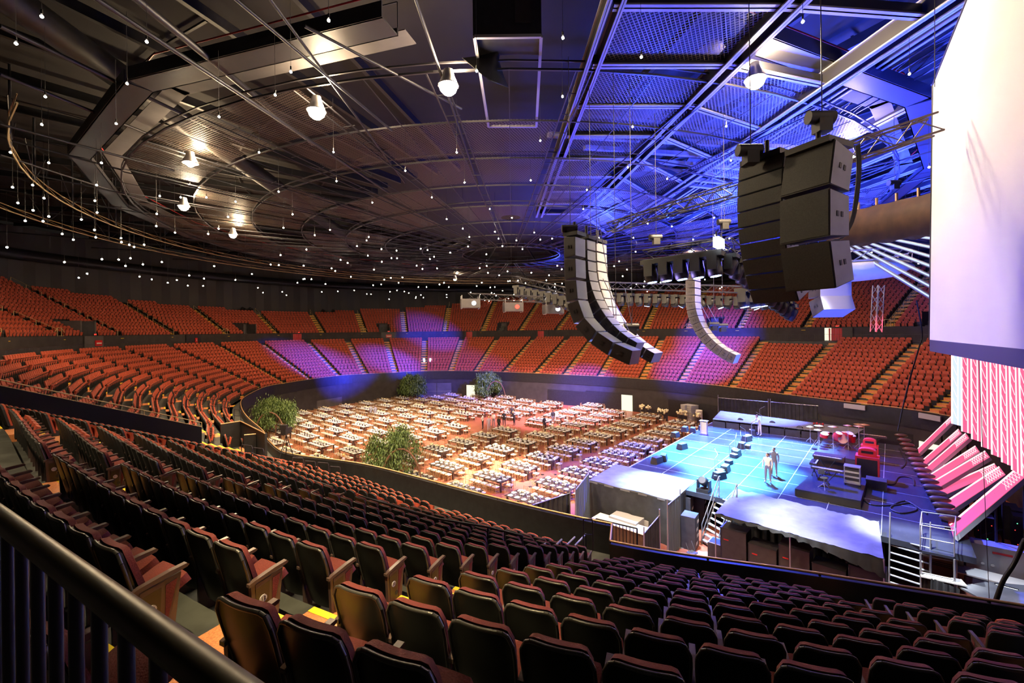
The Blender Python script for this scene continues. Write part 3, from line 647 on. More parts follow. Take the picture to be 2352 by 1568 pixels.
nk = MB(); nk.prism([(-.10, -.16, 0), (.10, -.16, 0), (.105, .15, 0), (-.09, .17, 0)], (0, 0, .018), 'white'); NKM = nk.mesh('napkin')
gs = MB(); gs.lathe((0, 0, 0), [(.035, 0), (.006, .006), (.006, .09), (.036, .12), (.04, .17), (.033, .20)], 'glass', 10); GSM = gs.mesh('wine_glass')
ps = MB(); ps.box((0, 0, .012), (.34, .32, .02), 'china'); ps.box((0, 0, .03), (.15, .24, .02), 'white'); 
gf = MB(); gf.tube((0, 0, 0), (0, 0, .2), .028, 'glass', 5)
def centre(seed):
    rr = random.Random(seed); t = MB(); t.lathe((0, 0, 0), [(.07, 0), (.09, .06), (.08, .13)], 'glass', 10); f = MB(); g = MB()
    for i in range(26):
        a = rr.uniform(0, 2*pi); r = rr.uniform(0, .19); z = .18+.17*math.sqrt(max(0, 1-(r/.2)**2))*rr.uniform(.5, 1); f.sph((r*cos(a), r*sin(a), z), rr.uniform(.035, .06), 'flower', 6, 4)
    for i in range(34):
        a = rr.uniform(0, 2*pi); r = rr.uniform(.1, .24); z = rr.uniform(.10, .26); p = Vector((r*cos(a), r*sin(a), z)); q = p+Vector((cos(a), sin(a), rr.uniform(-.3, .8)))*.08; s = Vector((-sin(a), cos(a), 0))*.02
        g.add([p-s, p+s, q], [(0, 1, 2)], 'green')
    return t.mesh('vase'), f.mesh('blossoms'), g.mesh('foliage')
CENM = [centre(i) for i in range(3)]
cb = MB(); 
for i in range(14):
    a = random.uniform(0, 2*pi); r = random.uniform(0, .2); cb.sph((r*cos(a), r*sin(a), random.uniform(.12, .33)), .06, 'flower', 5, 3)
def onfloor(p, m=2.0):                         # inside the arena wall by a margin
    T = np.linspace(1, NS-2, 300); A = ring(-1.5-m, T)
    q = np.array([p.x, p.y]); i = np.argmin(np.hypot(*(A-q).T)); t = T[i]; d = np.array(ring(10, [t])[0])-np.array(ring(0, [t])[0])
    return (q-A[i])@d < 0
COLS = [17.1, 21.7, 26.3, 30.75, 36.4, 40.9, 45.4, 49.9, 54.4, 58.6]; W0 = [21.85, 20.3, 20.0, 19.6, 20.8, 20.1, 20.9, 20.0, 20.8, 20.2]
TAB = []
for ci, (u, w0) in enumerate(zip(COLS, W0)):
    for k in range(-3, 14):
        w_ = w0+3.13*k; p = uw(u, w_)
        if ci == 0 and w_ < 20: continue
        if not onfloor(p, 1.3): continue
        if ci == 0 and False: continue
        if (ci, k) in ((4, 5), (4, 6), (3, 6)): continue        # the gap where the staff stand
        if w_ > 53 and ci < 3: continue
        TAB.append((p, ci, k+4))
TAB.sort(key=lambda t: t[0].length)
RZ = math.atan2(UX.y, UX.x)+pi
CHS, PLS, NKS, GLS = [], [], [], []
for n, (p, ci, k) in enumerate(TAB):
    lb = 'dark banquet table set for dinner, %s along the %s row from the stage' % (ordinal(k), ordinal(ci+1))
    if n < 60:
        t = thing('banquet_table', lb, 'table', p, RZ, 'banquet tables'); link('tabletop', TOPM, t)
        for sx in (-1, 1):
            for sy in (-1, 1): l = link('leg', LEGM, t); l.location = (sx*1.3, sy*.55, 0)
    else:
        if n == 60:
            a = MB(); a.box((0, 0, .735), (2.9, 1.38, .05), 'wood')
            for sx in (-1, 1):
                for sy in (-1, 1): a.box((sx*1.3, sy*.55, .355), (.12, .12, .71), 'wood')
            BTM = a.mesh('banquet_table')
        t = tag(link('banquet_table', BTM, None, p, RZ), lb, 'table', 'banquet tables')
    R = Matrix.Rotation(RZ, 3, 'Z')
    for j in range(5):
        for s in (-1, 1): c = R @ Vector(((-1.12+j*.56), s*.88, 0))+p; CHS.append((c.x, c.y, 0, RZ+(0 if s < 0 else pi), n, j+1, 'near' if s < 0 else 'far')); q = R @ Vector((-1.12+j*.56, s*.50, .762))+p; PLS.append((q.x, q.y, q.z, RZ, n))
    for s in (-1, 1): c = R @ Vector((s*1.66, 0, 0))+p; CHS.append((c.x, c.y, 0, RZ+(pi/2 if s > 0 else -pi/2), n, 6, 'end')); q = R @ Vector((s*1.22, 0, .762))+p; PLS.append((q.x, q.y, q.z, RZ+pi/2, n))
    for j in range(5):
        for s in (-1, 1):
            for e in (0, .09): q = R @ Vector((-1.0+j*.56+e, s*(.27-e*.5), .76))+p; GLS.append((q.x, q.y, q.z, 0, n))
    for s in (-.7, 0, .7) if n % 2 else (-.45, .45):
        q = R @ Vector((s, 0, .76))+p
        if n < 100 or 1:
            m3 = CENM[(n+int(s*10)) % 3]
            if n < 45:
                c = thing('flower_arrangement', 'low cream flower arrangement on a banquet table', 'flowers', q, n, 'flower centrepieces on the banquet tables')
                for nm, me in zip(('vase', 'blossoms', 'foliage'), m3): link(nm, me, c)
            else:
                if n == 45 and 'CBM' not in globals(): CBM = cb.mesh('flower_arrangement')
                tag(link('flower_arrangement', CBM, None, q, n), 'low cream flower arrangement on a banquet table', 'flowers', 'flower centrepieces on the banquet tables')
for i, (x, y, z, a, n, j, sd) in enumerate(CHS[:300]):
    c = tag(link('banquet_chair', CHM, None, (x, y, z), a), 'gold bamboo-style chair with white pad tucked under a banquet table', 'chair', 'gold chairs around the banquet tables'); link('seat_pad', CUM, c)
stuff('banquet_chairs', cs, [c[:4] for c in CHS[300:]], 'rows of gold chairs with white pads at the farther banquet tables', 'chairs')
for x, y, z, a, n in PLS[:300]:
    tag(link('plate', PLM, None, (x, y, z), a), 'round white plate at a place setting on a banquet table', 'plate', 'plates on the banquet tables'); tag(link('napkin', NKM, None, (x, y, z+.019), a), 'folded white napkin lying on a plate on a banquet table', 'napkin', 'napkins on the plates')
stuff('place_settings', ps, [c[:4] for c in PLS[300:]], 'white plates and folded napkins on the farther banquet tables', 'place settings')
for x, y, z, a, n in GLS[:300]: tag(link('wine_glass', GSM, None, (x, y, z), 0), 'stemmed wine glass at a place setting on a banquet table', 'glass', 'glasses on the banquet tables')
stuff('glassware', gf, [c[:4] for c in GLS[300:]], 'glassware crowded on the farther banquet tables', 'glasses')
# small number cards on stands
for u, v, d in [(1108+138, 1090, 0), (1194, 1046, 0), (1275, 1090, 0), (1342, 1000, 0), (1206, 975, 0), (1218, 1118, 0)]:
    p = at(u, v, 0); a = MB(); a.box((0, 0, .02), (.2, .2, .04), 'black'); a.tube((0, 0, 0), (0, 0, 1.2), .012, 'metal', 6); a.box((0, 0, 1.3), (.16, .01, .22), 'white')
    tag(a.build('number_stand', None, p, .6), 'white number card on a thin stand between the banquet tables', 'sign', 'number stands between the tables')

# trees
def tree(u, v, z0, h, cr, nm, lab, seed, arch=False, dx=0):
    p = at(u, v, z0); rr = random.Random(seed); t = thing('olive_tree', lab, 'tree', p)
    a = MB(); a.tube((0, 0, 0), (.1, 0, h*.35), .11, 'bark', 7, .08)
    for i in range(7): an = i*2*pi/7; a.tube((.1, 0, h*.33), (cr*.5*cos(an), cr*.5*sin(an), h*.72), .05, 'bark', 5, .015)
    if arch:
        pts = [Vector((dx+(cr*.75)*cos(th), -cr*.75, h*.12+h*.62*sin(th))) for th in np.linspace(0, pi, 12)]; a.path(pts, .07, 'bark', 6)
    a.build('trunk', t); f = MB(); N = 9000; vs, fs = [], []
    cl = [(rr.uniform(0, 2*pi), rr.random()**.5, rr.uniform(.30, 1)) for i in range(70)]
    for i in range(N):
        an, rr_, zz = rr.choice(cl); R = cr*math.sin(pi*min(.93, max(.1, zz*.78+.1)))**.7; x, y, z = R*rr_*cos(an), R*rr_*sin(an), h*(.18+.82*zz)
        x += rr.gauss(0, .12*cr); y += rr.gauss(0, .12*cr); z += rr.gauss(-.05*h, .07*h); z = max(.25, z)
        a2 = rr.uniform(0, 2*pi); d = Vector((cos(a2)*.35, sin(a2)*.35, -rr.uniform(.3, 1))).normalized()*rr.uniform(.16, .30)*nm; s = Vector((-sin(a2), cos(a2), 0))*.034*nm; c = Vector((x, y, z))
        k = len(vs); vs += [c, c+d*.5+s, c+d, c+d*.5-s]; fs.append((k, k+1, k+2, k+3))
    f.add(vs, fs, 'leaf'); f.build('foliage', t); return t
tree(905, 1118, 0, 4.3, 1.9, 1.0, 'large drooping olive tree inside the near wall, with a curved brown branch', 1, True, .9)
tree(632, 1010, 0, 4.4, 2.1, 1.2, 'drooping olive tree by the left end wall, just below the orange ladder', 2, True, .3)
tree(697, 935, 0, 4.2, 2.2, 1.4, 'round olive tree with bare trunk at the far left corner of the floor', 3)
tree(947, 921, 0, 4.4, 2.1, 1.5, 'blue lit olive tree beside the blue double doors', 4)
tree(1120, 921, 0, 4.6, 2.0, 1.6, 'blue lit olive tree in front of the serving area', 5, True, 1.4)
tree(1535, 945, 0, 4.4, 2.0, 1.4, 'grey green olive tree left of the far end of the stage', 6)
# ================================================================== stage and everything on it
SZ = 2.4
SU = Vector((cos(rad(-42)), sin(rad(-42)), 0)); SW_ = Vector((cos(rad(49)), sin(rad(49)), 0))   # upstage, and across to the far side
SR = math.atan2(SU.y, SU.x)
F0 = at(1447.8, 1072.6, SZ)                     # near downstage corner of the bare deck
def sp(a, b, z=SZ): return Vector((F0.x, F0.y, 0))+SU*a+SW_*b+Vector((0, 0, z))      # a metres upstage, b metres across
def ab(u, v, z=SZ):
    p = at(u, v, z)-F0; p.z = 0; M2 = np.array([[SU.x, SW_.x], [SU.y, SW_.y]]); return np.linalg.solve(M2, [p.x, p.y])
st = MB(); st.ob(sp(0, -1.75, SZ-.25), SU*15.3, SW_*19.4, (0, 0, .25), 'deck')
stage = thing('stage', 'wide black concert stage with pale seams between its deck panels', 'stage'); st.build('deck', stage)
b = MB()
for k in range(1, 10): k < 7 and b.ob(sp(k*2.08, -1.7, SZ+.002), SU*.022, SW_*19.3, (0, 0, .004), 'tape')
for k in range(0, 8): b.ob(sp(0, 1.0+k*2.08, SZ+.002), SU*15.3, SW_*.022, (0, 0, .004), 'tape')
b.ob(sp(-.05, -.2, SZ-.02), SU*.06, SW_*17.5, (0, 0, .06), 'tape'); b.build('deck_seams', stage)
b = MB()
def drapes(mb, p, q, z0, z1, m, amp=.06, per=.35):
    L = (q-p).length; n = max(4, int(L/per*8)); d = (q-p)/L; nn = Vector((-d.y, d.x, 0)); R0, R1 = [], []
    for i in range(n+1):
        c = p+d*(L*i/n); w_ = amp*sin(i*2*pi/8)+amp*.4*sin(i*1.7); R0.append((c.x+nn.x*w_, c.y+nn.y*w_, z0)); R1.append((c.x+nn.x*w_*.6, c.y+nn.y*w_*.6, z1))
    mb.grid([R0, R1], m)
drapes(b, sp(0, -1.7, 0), sp(0, 17.6, 0), 0, SZ-.2, 'drape'); drapes(b, sp(0, 17.6, 0), sp(15, 17.6, 0), 0, SZ-.2, 'drape'); b.build('skirt', stage)
b = MB(); drapes(b, sp(6.4, -1.6, 0), sp(12.6, -1.6, 0), 0, SZ-.2, 'drape'); b.build('skirt', stage)
# covered platform at the near downstage corner
q = [at(1353, 1102, SZ+.05), at(1413.7, 1066, SZ+.05), at(1598, 1103, SZ+.05), at(1546, 1149, SZ+.05)]
t = thing('covered_platform', 'dark cloth-covered platform at the near front corner of the stage', 'platform'); a = MB(); N = 14
G = []
for j in range(N+1):
    row = []
    for i in range(N+1): p = q[0].lerp(q[1], j/N).lerp(q[3].lerp(q[2], j/N), i/N); row.append((p.x, p.y, p.z+.02*sin(i*.9)*cos(j*1.3)))
    G.append(row)
a.grid(G, 'cloth'); a.prism([q[3]-Vector((0, 0, .02)), q[2]-Vector((0, 0, .02)), q[1]-Vector((0, 0, .02)), q[0]-Vector((0, 0, .02))], (0, 0, -.12), 'cloth'); a.build('top_cover', t)
b = MB(); drapes(b, q[0], q[3], 0, SZ, 'drape', .035, 1.0); drapes(b, q[1], q[0], 0, SZ, 'drape', .035, 1.0); drapes(b, q[3], q[2], 0, SZ, 'drape', .035, .8); b.build('side_drape', t)
# second covered roof over the road cases
q = [at(1643, 1178, 2.75), at(1692, 1122, 2.75), at(2018, 1197, 2.75), at(2030, 1284, 2.75)]
t = thing('covered_canopy', 'long pale-lit black cloth canopy over the road cases beside the stage', 'canopy'); a = MB(); G = []
for j in range(13):
    row = []
    for i in range(41): p = q[0].lerp(q[1], j/12).lerp(q[3].lerp(q[2], j/12), i/40); row.append((p.x, p.y, p.z+.03*sin(i*.7+j)*cos(j*.8)+(random.uniform(-.03, .03))))
    G.append(row)
a.grid(G, 'cloth'); a.build('top_cover', t); b = MB()
R0, R1 = [], []
for i in range(41): p = q[0].lerp(q[3], i/40); R0.append((p.x, p.y, p.z)); dd = .12+.55*max(0, (i-18)/22)**1.3+.05*sin(i*2.1); R1.append((p.x+.08*sin(i*1.9), p.y-.08-.05*sin(i*2.3), p.z-dd))
b.grid([R1, R0], 'drape'); b.build('hanging_edge', t)
c = MB()
for p in (q[0], q[3], q[0].lerp(q[3], .5), q[1], q[2]): c.tube((p.x, p.y, 0), (p.x, p.y, p.z), .03, 'metal', 6)
c.build('leg_frame', t)
# road cases under the canopy
for i, f in enumerate((.02, .22, .42, .62, .82)):
    p = q[0].lerp(q[3], f)+(q[3]-q[0]).normalized()*.0; d = (q[3]-q[0]); d.z = 0; L = d.length*.185; d.normalize(); nn = Vector((-d.y, d.x, 0)); o = Vector((p.x, p.y, .12))+nn*.25
    t = thing('road_case', 'tall dark road case under the canopy, %s from the stairs end' % ordinal(i+1), 'case', o, 0, 'road cases under the canopy')
    h = 1.95 if i % 2 == 0 else 1.6; a = MB(); a.ob((0, 0, 0), d*L, nn*.8, (0, 0, h), 'case'); 
    for e in (0, h-.04): a.ob(Vector((0, 0, e))-nn*.01-d*.01, d*(L+.02), nn*.03, (0, 0, .04), 'steel')
    a.ob(-nn*.012, d*.04, nn*.03, (0, 0, h), 'steel'); a.build('body', t)
    b = MB(); b.ob(d*(L*.62)-nn*.015+Vector((0, 0, h*.25)), d*.2, nn*.015, (0, 0, .12), 'steel'); b.build('handle', t)
    b = MB(); 
    for e in (.1, .9): b.sph(d*L*e+nn*.3-Vector((0, 0, .06)), .06, 'black', 8, 6)
    b.build('caster', t)
    b = MB(); b.ob(d*.15-nn*.016+Vector((0, 0, h*.72)), d*.22, nn*.006, (0, 0, .05), 'red'); b.build('red_label', t)
# stairs from the floor to the stage beside the near platform
def stairs(name, lab, p0, p1, wdt, zt, n, m='metal', rails=True):
    d = p1-p0; d.z = 0; L = d.length; d.normalize(); s = Vector((-d.y, d.x, 0)); t = thing(name, lab, 'stairs', (p0.x, p0.y, 0)); a = MB()
    for i in range(n): a.ob(d*(L*i/n)-s*wdt/2+Vector((0, 0, zt*(i+1)/n-.04)), d*(L/n+.02), s*wdt, (0, 0, .04), 'tape')
    a.build('treads', t); b = MB()
    for e in (-1, 1): b.ob(s*e*wdt/2+Vector((0, 0, -.0)), d*L+Vector((0, 0, zt)), s*.04*e, (0, 0, .18), m)
    b.build('stringer', t)
    for e in (-1, 1):
        c = MB(); A = [s*e*wdt/2+d*L*f+Vector((0, 0, zt*f)) for f in (0, .33, .66, 1)]
        for p in A: c.tube(p, p+Vector((0, 0, 1.05)), .025, m, 6)
        for h in (1.05, .55): c.tube(A[0]+Vector((0, 0, h)), A[3]+Vector((0, 0, h)), .025, m, 6)
        c.build('handrail', t)
stairs('stage_stairs', 'steep blue lit metal stairs up to the stage between the two covered platforms', at(1632, 1262, 0)+Vector((0, 0, 0)), at(1672, 1148, SZ)-Vector((0, 0, 0)), 1.2, SZ, 9)
stairs('access_stairs', 'glaring white lit metal stairs with tall rails at the canopy right end', at(2088, 1385, 0), at(2090, 1245, SZ), 1.25, SZ, 8)
# near stage rails and the guarded corner platform
a = MB()
P4 = [at(2114, 1262, SZ), at(2192, 1278, SZ), at(2196, 1240, SZ), at(2118, 1228, SZ)]
for p, r_ in zip(P4, P4[1:]+P4[:1]):
    for h in (.5, 1.0): a.tube(p+Vector((0, 0, h)), r_+Vector((0, 0, h)), .02, 'metal', 6)
    a.tube(p, p+Vector((0, 0, 1)), .022, 'metal', 6)
tag(a.build('guard_rail'), 'grey tubular guard rail around the small platform right of the white stairs', 'guard rail')
a = MB(); a.prism([p-Vector((0, 0, .12)) for p in P4], (0, 0, .1), 'deck')
for p in P4: a.tube((p.x, p.y, 0), (p.x, p.y, SZ-.1), .035, 'metal', 6)
for h in (.7, 1.5):
    for p, r_ in zip(P4, P4[1:]+P4[:1]): a.tube((p.x, p.y, h), (r_.x, r_.y, h), .03, 'metal', 6)
tag(a.build('side_platform'), 'small scaffold platform right of the white lit stairs', 'platform')
a = MB(); c = at(2165, 1322, 0); a.box((0, 0, .6), (1.3, .8, 1.2), 'box'); 
for k in range(3): a.box((0, -.41, .75-k*.08), (1.0, .02, .03), 'black')
tag(a.build('beige_unit', loc=c, rz=SR), 'beige slotted cooling unit under the small scaffold platform', 'unit')
# far side low platform with cover and cases
q = [at(1637, 962, 3.1), at(1655, 943, 3.1), at(1985, 985, 3.1), at(1962, 998, 3.1)]
a = MB(); a.prism(q, (0, 0, -.05), 'cloth'); a.build('top_cover', None); o = [x for x in COL.objects if x.name.startswith('top_cover')][-1]
o.name = 'top_cover.900'; t = thing('far_canopy', 'long low blue lit covered platform along the far edge of the stage', 'platform'); o.parent = t
b = MB()
for i in range(9): p = q[0].lerp(q[3], i/9); r_ = q[0].lerp(q[3], (i+.92)/9); b.ob((p.x, p.y, SZ-.1), (r_.x-p.x, r_.y-p.y, 0), (.3, .5, 0), (0, 0, .62), 'case')
b.build('case_row', t)
# drapes on pipe behind it and at the near side
def pipedrape(p, r_, z1, m, lab, name='pipe_drape'):
    t = thing(name, lab, 'drape'); a = MB(); drapes(a, p, r_, 0.02, z1, m, .07, .35); a.build('curtain', t); b = MB(); b.tube((p.x, p.y, z1), (r_.x, r_.y, z1), .03, 'metal', 6); 
    for c in (p, r_): b.tube((c.x, c.y, 0), (c.x, c.y, z1+.3), .03, 'metal', 6); b.tube((c.x, c.y, 0), (c.x, c.y, .03), .25, 'metal', 10)
    b.build('pipe_frame', t)
pipedrape(at(1650, 962, 1.6), at(1765, 975, 1.6), 3.9, 'drape', 'blue lit black curtain on a pipe frame behind the far stage platform, left length')
pipedrape(at(1770, 975, 1.6), at(1900, 990, 1.6), 3.9, 'drape', 'blue lit black curtain on a pipe frame behind the far stage platform, right length')
def pd(u0, v0, u1, v1, z): return at(u0, v0, z), at(u1, v1, z)
for (u0, v0, u1, v1, z, m, lab) in [(1222, 1160, 1309, 1132, 2.4, 'drape', 'low dark curtain screening the nearest banquet tables'), (1322, 1125, 1352, 1087, 2.9, 'blued', 'tall grey green curtain at the left end of the covered platform'),
                                    (1479, 1225, 1515, 1183, 2.3, 'drape', 'dark navy curtain below the guard fence, in front of the covered platform'), (1533, 1160, 1562, 1136, 2.7, 'blued', 'pale pleated curtain right of the covered platform, beside the stairs')]:
    p, r_ = pd(u0, v0, u1, v1, z); pipedrape(p, r_, z, m, lab)
# stage things -------------------------------------------------------
def wedge(p, rz, n):
    t = thing('floor_monitor', 'black wedge-shaped floor monitor speaker on the stage, number %d of the row' % n if 0 else 'black wedge floor monitor lying on the stage', 'speaker', p, rz, 'floor monitors on the stage'); a = MB()
    a.prism([(-.35, -.25, 0), (-.35, .30, 0), (-.35, .22, .40), (-.35, -.12, .42)], (.70, 0, 0), 'case'); a.build('cabinet', t)
    b = MB(); b.add([(-.33, .302, .03), (.33, .302, .03), (.33, .226, .38), (-.33, .226, .38)], [(3, 2, 1, 0)], 'spk'); b.build('grille', t)
for i, (u, v) in enumerate([(1522, 1056), (1508, 1062), (1566, 1030), (1590, 992), (1612, 987), (1480, 1042), (1550, 1003), (1572, 990), (1651, 1098), (1664, 1082), (1690, 1046), (1703, 1028), (1714, 1012), (1728, 998), (1738, 990)]):
    wedge(at(u, v, SZ if v > 0 and u > 1500 else 0), SR-pi/2+random.uniform(-.4, .4), i)
# lectern
t = thing('lectern', 'clear acrylic lectern standing at the far front corner of the stage', 'lectern', at(1617, 996, SZ), SR+pi); a = MB()
for x in (-.25, .25): a.box((x, 0, .55), (.02, .35, 1.1), 'glass')
a.box((0, .05, .5), (.5, .02, 1.0), 'glass'); a.build('stand', t); b = MB(); b.box((0, 0, 1.12), (.65, .45, .03), 'glass'); b.build('top', t)
# little clutter between monitors: cables, pedals, boxes
for i in range(26):
    f = i/25; u, v = 1640+f*115+random.uniform(-10, 10), 1100-f*130+random.uniform(-4, 8); p = at(u, v, SZ); a = MB()
    k = i % 3
    if k == 0: a.box((0, 0, .12), (.45, .35, .24), 'case'); a.box((0, 0, .25), (.4, .3, .02), 'white'); nm, lb, ct = 'equipment_box', 'small equipment box with pale lid among the stage monitors', 'box'
    elif k == 1: a.tube((0, 0, 0), (0, 0, .02), .14, 'black', 12); a.tube((0, 0, 0), (0, 0, 1.2), .012, 'metal', 6); a.tube((0, 0, 1.2), (.4, .1, 1.45), .01, 'metal', 6); a.sph((.42, .1, 1.46), .04, 'black', 6, 4); nm, lb, ct = 'microphone_stand', 'thin microphone stand with boom among the stage monitors', 'stand'
    else:
        pts = [Vector((.3*cos(q_)*(1+.2*sin(3*q_)), .22*sin(q_), .015)) for q_ in np.linspace(0, 6.3, 14)]; a.path(pts, .015, 'black', 5); nm, lb, ct = 'cable_coil', 'loose coil of black cable on the stage', 'cable'
    tag(a.build(nm, loc=p, rz=random.uniform(0, 6)), lb, ct, lb.split(' ')[1]+' items among the monitors')
# risers
def riser(quad, h, lab):
    q = [at(u, v, SZ+h) for u, v in quad]; t = thing('riser', lab, 'riser'); a = MB(); a.prism([x-Vector((0, 0, .08)) for x in q], (0, 0, .08), 'deck'); a.build('deck', t)
    b = MB(); b.prism([Vector((x.x, x.y, SZ+.003)) for x in q], (0, 0, h-.09), 'drape'); b.build('skirt', t); return q
riser([(1826, 1122), (1870, 1080), (1992, 1098), (1977, 1150)], .38, 'black riser nearest the camera carrying the keyboards and a stool')
riser([(1872, 1040), (1905, 985), (2015, 998), (2003, 1062)], .38, 'black riser carrying the drum kit in the middle of the stage')
def keyboard(u, v, z, L, rz, lab, keys=36):
    p = at(u, v, z); t = thing('keyboard', lab, 'keyboard', p, rz); a = MB(); a.box((0, 0, .05), (L, .34, .10), 'case'); a.box((0, -.1, .105), (L*.96, .12, .01), 'black'); a.build('body', t)
    b = MB(); n = keys
    for i in range(n): b.box((-L*.46+i*L*.92/n+L*.46/n, .08, .11), (L*.92/n*.85, .15, .02), 'china')
    b.build('white_keys', t); c = MB()
    for i in range(n):
        if i % 7 not in (2, 6): c.box((-L*.46+(i+1)*L*.92/n, .045, .125), (L*.92/n*.45, .09, .02), 'black')
    c.build('black_keys', t); d = MB(); zb = z-SZ-.3
    for s in (-1, 1): d.tube((s*L*.3, -.15, 0), (-s*L*.1, .15, -zb), .02, 'steel', 6); d.tube((s*L*.3, .12, 0), (-s*L*.1, -.15, -zb), .02, 'steel', 6)
    d.build('stand', t)
keyboard(1900, 1080, SZ+1.15, 1.45, SR+pi, 'long silver edged keyboard nearest the camera on the riser'); keyboard(1900, 1052, SZ+1.25, 1.4, SR+pi, 'upper dark organ keyboard behind the silver one')
keyboard(1870, 1063, SZ+1.1, 1.0, SR-pi/2, 'short keyboard turned sideways at the left of the riser', 24); keyboard(2005, 1003, SZ+1.1, 1.5, SR, 'thin keyboard on a cross stand behind the drums')
a = MB(); a.box((0, 0, .45), (1.5, .6, .9), 'brown'); tag(a.build('organ', loc=at(1905, 1078, SZ+.38), rz=SR), 'brown wooden organ console between the keyboards', 'organ')
def amp(u, v, lab, w_=.75, d_=.6, h=1.0, m='redleather', arch=True):
    t = thing('speaker_cabinet', lab, 'speaker', at(u, v, SZ), SR); a = MB(); a.box((0, 0, h/2), (w_, d_, h), m); a.build('cabinet', t)
    if arch:
        b = MB(); pts = [(-w_*.38, -.26, h), (-w_*.38, -.26, h+.28)]+[(w_*.38*cos(q_), -.26, h+.28+.18*sin(q_)) for q_ in np.linspace(pi, 0, 8)]+[(w_*.38, -.26, h)]
        b.prism(pts, (0, .52, 0), m); b.box((0, -.265, h+.24), (w_*.5, .02, .14), 'black'); b.build('horn_housing', t)
    c = MB(); c.box((0, -d_/2-.005, h*.5), (w_*.85, .01, h*.8), 'spk'); c.build('grille', t)
amp(1993, 1098, 'large red rotating speaker cabinet with arched top, nearest the camera', 1.1, .9, 1.35); amp(1998, 1060, 'smaller red arched speaker cabinet behind the large one', .9, .7, 1.1)
amp(2013, 1120, 'low black amplifier block below the red cabinets', .9, .8, .5, 'case', False)
t = thing('equipment_rack', 'silver framed rack of electronics on casters beside the keyboards', 'rack', at(1958, 1112, SZ+.38), SR); a = MB()
for x in (-.33, .33):
    for y in (-.25, .25): a.box((x, y, .55), (.05, .05, .9), 'metal')
for z in (.12, 1.0): a.box((0, 0, z), (.72, .56, .05), 'metal')
a.build('frame', t); b = MB()
for k in range(6): b.box((0, 0, .2+k*.13), (.62, .5, .10), 'case' if k % 2 else 'casew')
b.build('unit_stack', t); c = MB()
for x in (-.3, .3): c.sph((x, -.22, .05), .05, 'black', 8, 6)
c.build('caster', t)
t = thing('stool', 'blue backed musician stool on a chrome tripod on the near riser', 'stool', at(1893, 1122, SZ+.38)); a = MB(); a.lathe((0, 0, .55), [(.17, 0), (.19, .04), (.15, .07)], 'blued', 14); a.build('seat', t); b = MB(); b.tube((0, 0, .15), (0, 0, .55), .02, 'metal', 8)
for k in range(3): b.tube((0, 0, .3), (.3*cos(k*2.1), .3*sin(k*2.1), 0), .013, 'metal', 6)
b.build('tripod', t); c = MB(); c.box((-.02, .18, .85), (.34, .04, .26), 'blued'); c.build('backrest', t)
# drum kit
def drumkit():
    o = at(1930, 1022, SZ+.38); t = thing('drum_kit', 'large drum kit with many cymbals on the middle riser, lit red and blue', 'drum kit', o); t.scale = (1.3, 1.3, 1.2)
    for i, (x, y, z, r, h, tl) in enumerate([(0, 0, .45, .30, .45, 90), (-.75, .2, .55, .19, .22, 15), (-.35, -.35, .75, .16, .2, 25), (.2, -.4, .75, .17, .2, 25), (.75, .2, .35, .22, .4, 8), (.9, .7, .4, .24, .4, 0), (-.3, .7, .55, .18, .14, 0)]):
        a = MB(); R = Matrix.Rotation(rad(tl), 3, 'X'); n = 16; A = [R @ Vector((r*cos(q_*2*pi/n), r*sin(q_*2*pi/n), s)) + Vector((x, y, z)) for s in (-h/2, h/2) for q_ in range(n)]
        a.add(A, [(j, (j+1) % n, n+(j+1) % n, n+j) for j in range(n)], 'red', True); a.add(A, [tuple(range(n))[::-1], tuple(range(n, 2*n))], 'china'); a.build('drum', t)
    for i, (x, y, z, r) in enumerate([(-1.1, .1, 1.15, .25), (-.8, -.55, 1.25, .24), (-.1, -.7, 1.35, .22), (.5, -.7, 1.3, .26), (1.1, -.3, 1.3, .27), (1.35, .4, 1.15, .24), (-1.2, .7, .95, .2), (-1.45, -.3, 1.0, .2)]):
        a = MB(); a.lathe((x, y, z), [(r, 0), (r*.5, .03), (.04, .06), (.02, .05)], 'brass', 18); c = a.build('cymbal', t); b = MB(); b.tube((x, y, 0), (x, y, z), .013, 'metal', 5); 
        for k in range(3): b.tube((x, y, .3), (x+.22*cos(k*2.1), y+.22*sin(k*2.1), 0), .01, 'metal', 4)
        b.build('cymbal_stand', t)
drumkit()
for u, v, s, lab in [(2010, 985, 1, 'small percussion set behind the drum kit'), (1880, 1000, .8, 'small table of percussion in front of the drum kit')]:
    t = thing('percussion_table', lab, 'percussion', at(u, v, SZ+.02), SR); a = MB(); a.box((0, 0, .9), (.9*s, .5, .04), 'case'); 
    for x in (-.4, .4): a.tube((x*s, 0, 0), (x*s, 0, .9), .02, 'metal', 6)
    a.build('table', t)
    for k in range(4): b = MB(); b.tube((-.3+.2*k, 0, .93), (-.3+.2*k, 0, 1.02+.05*(k % 2)), .07, 'redleather', 10); b.build('small_drum', t)
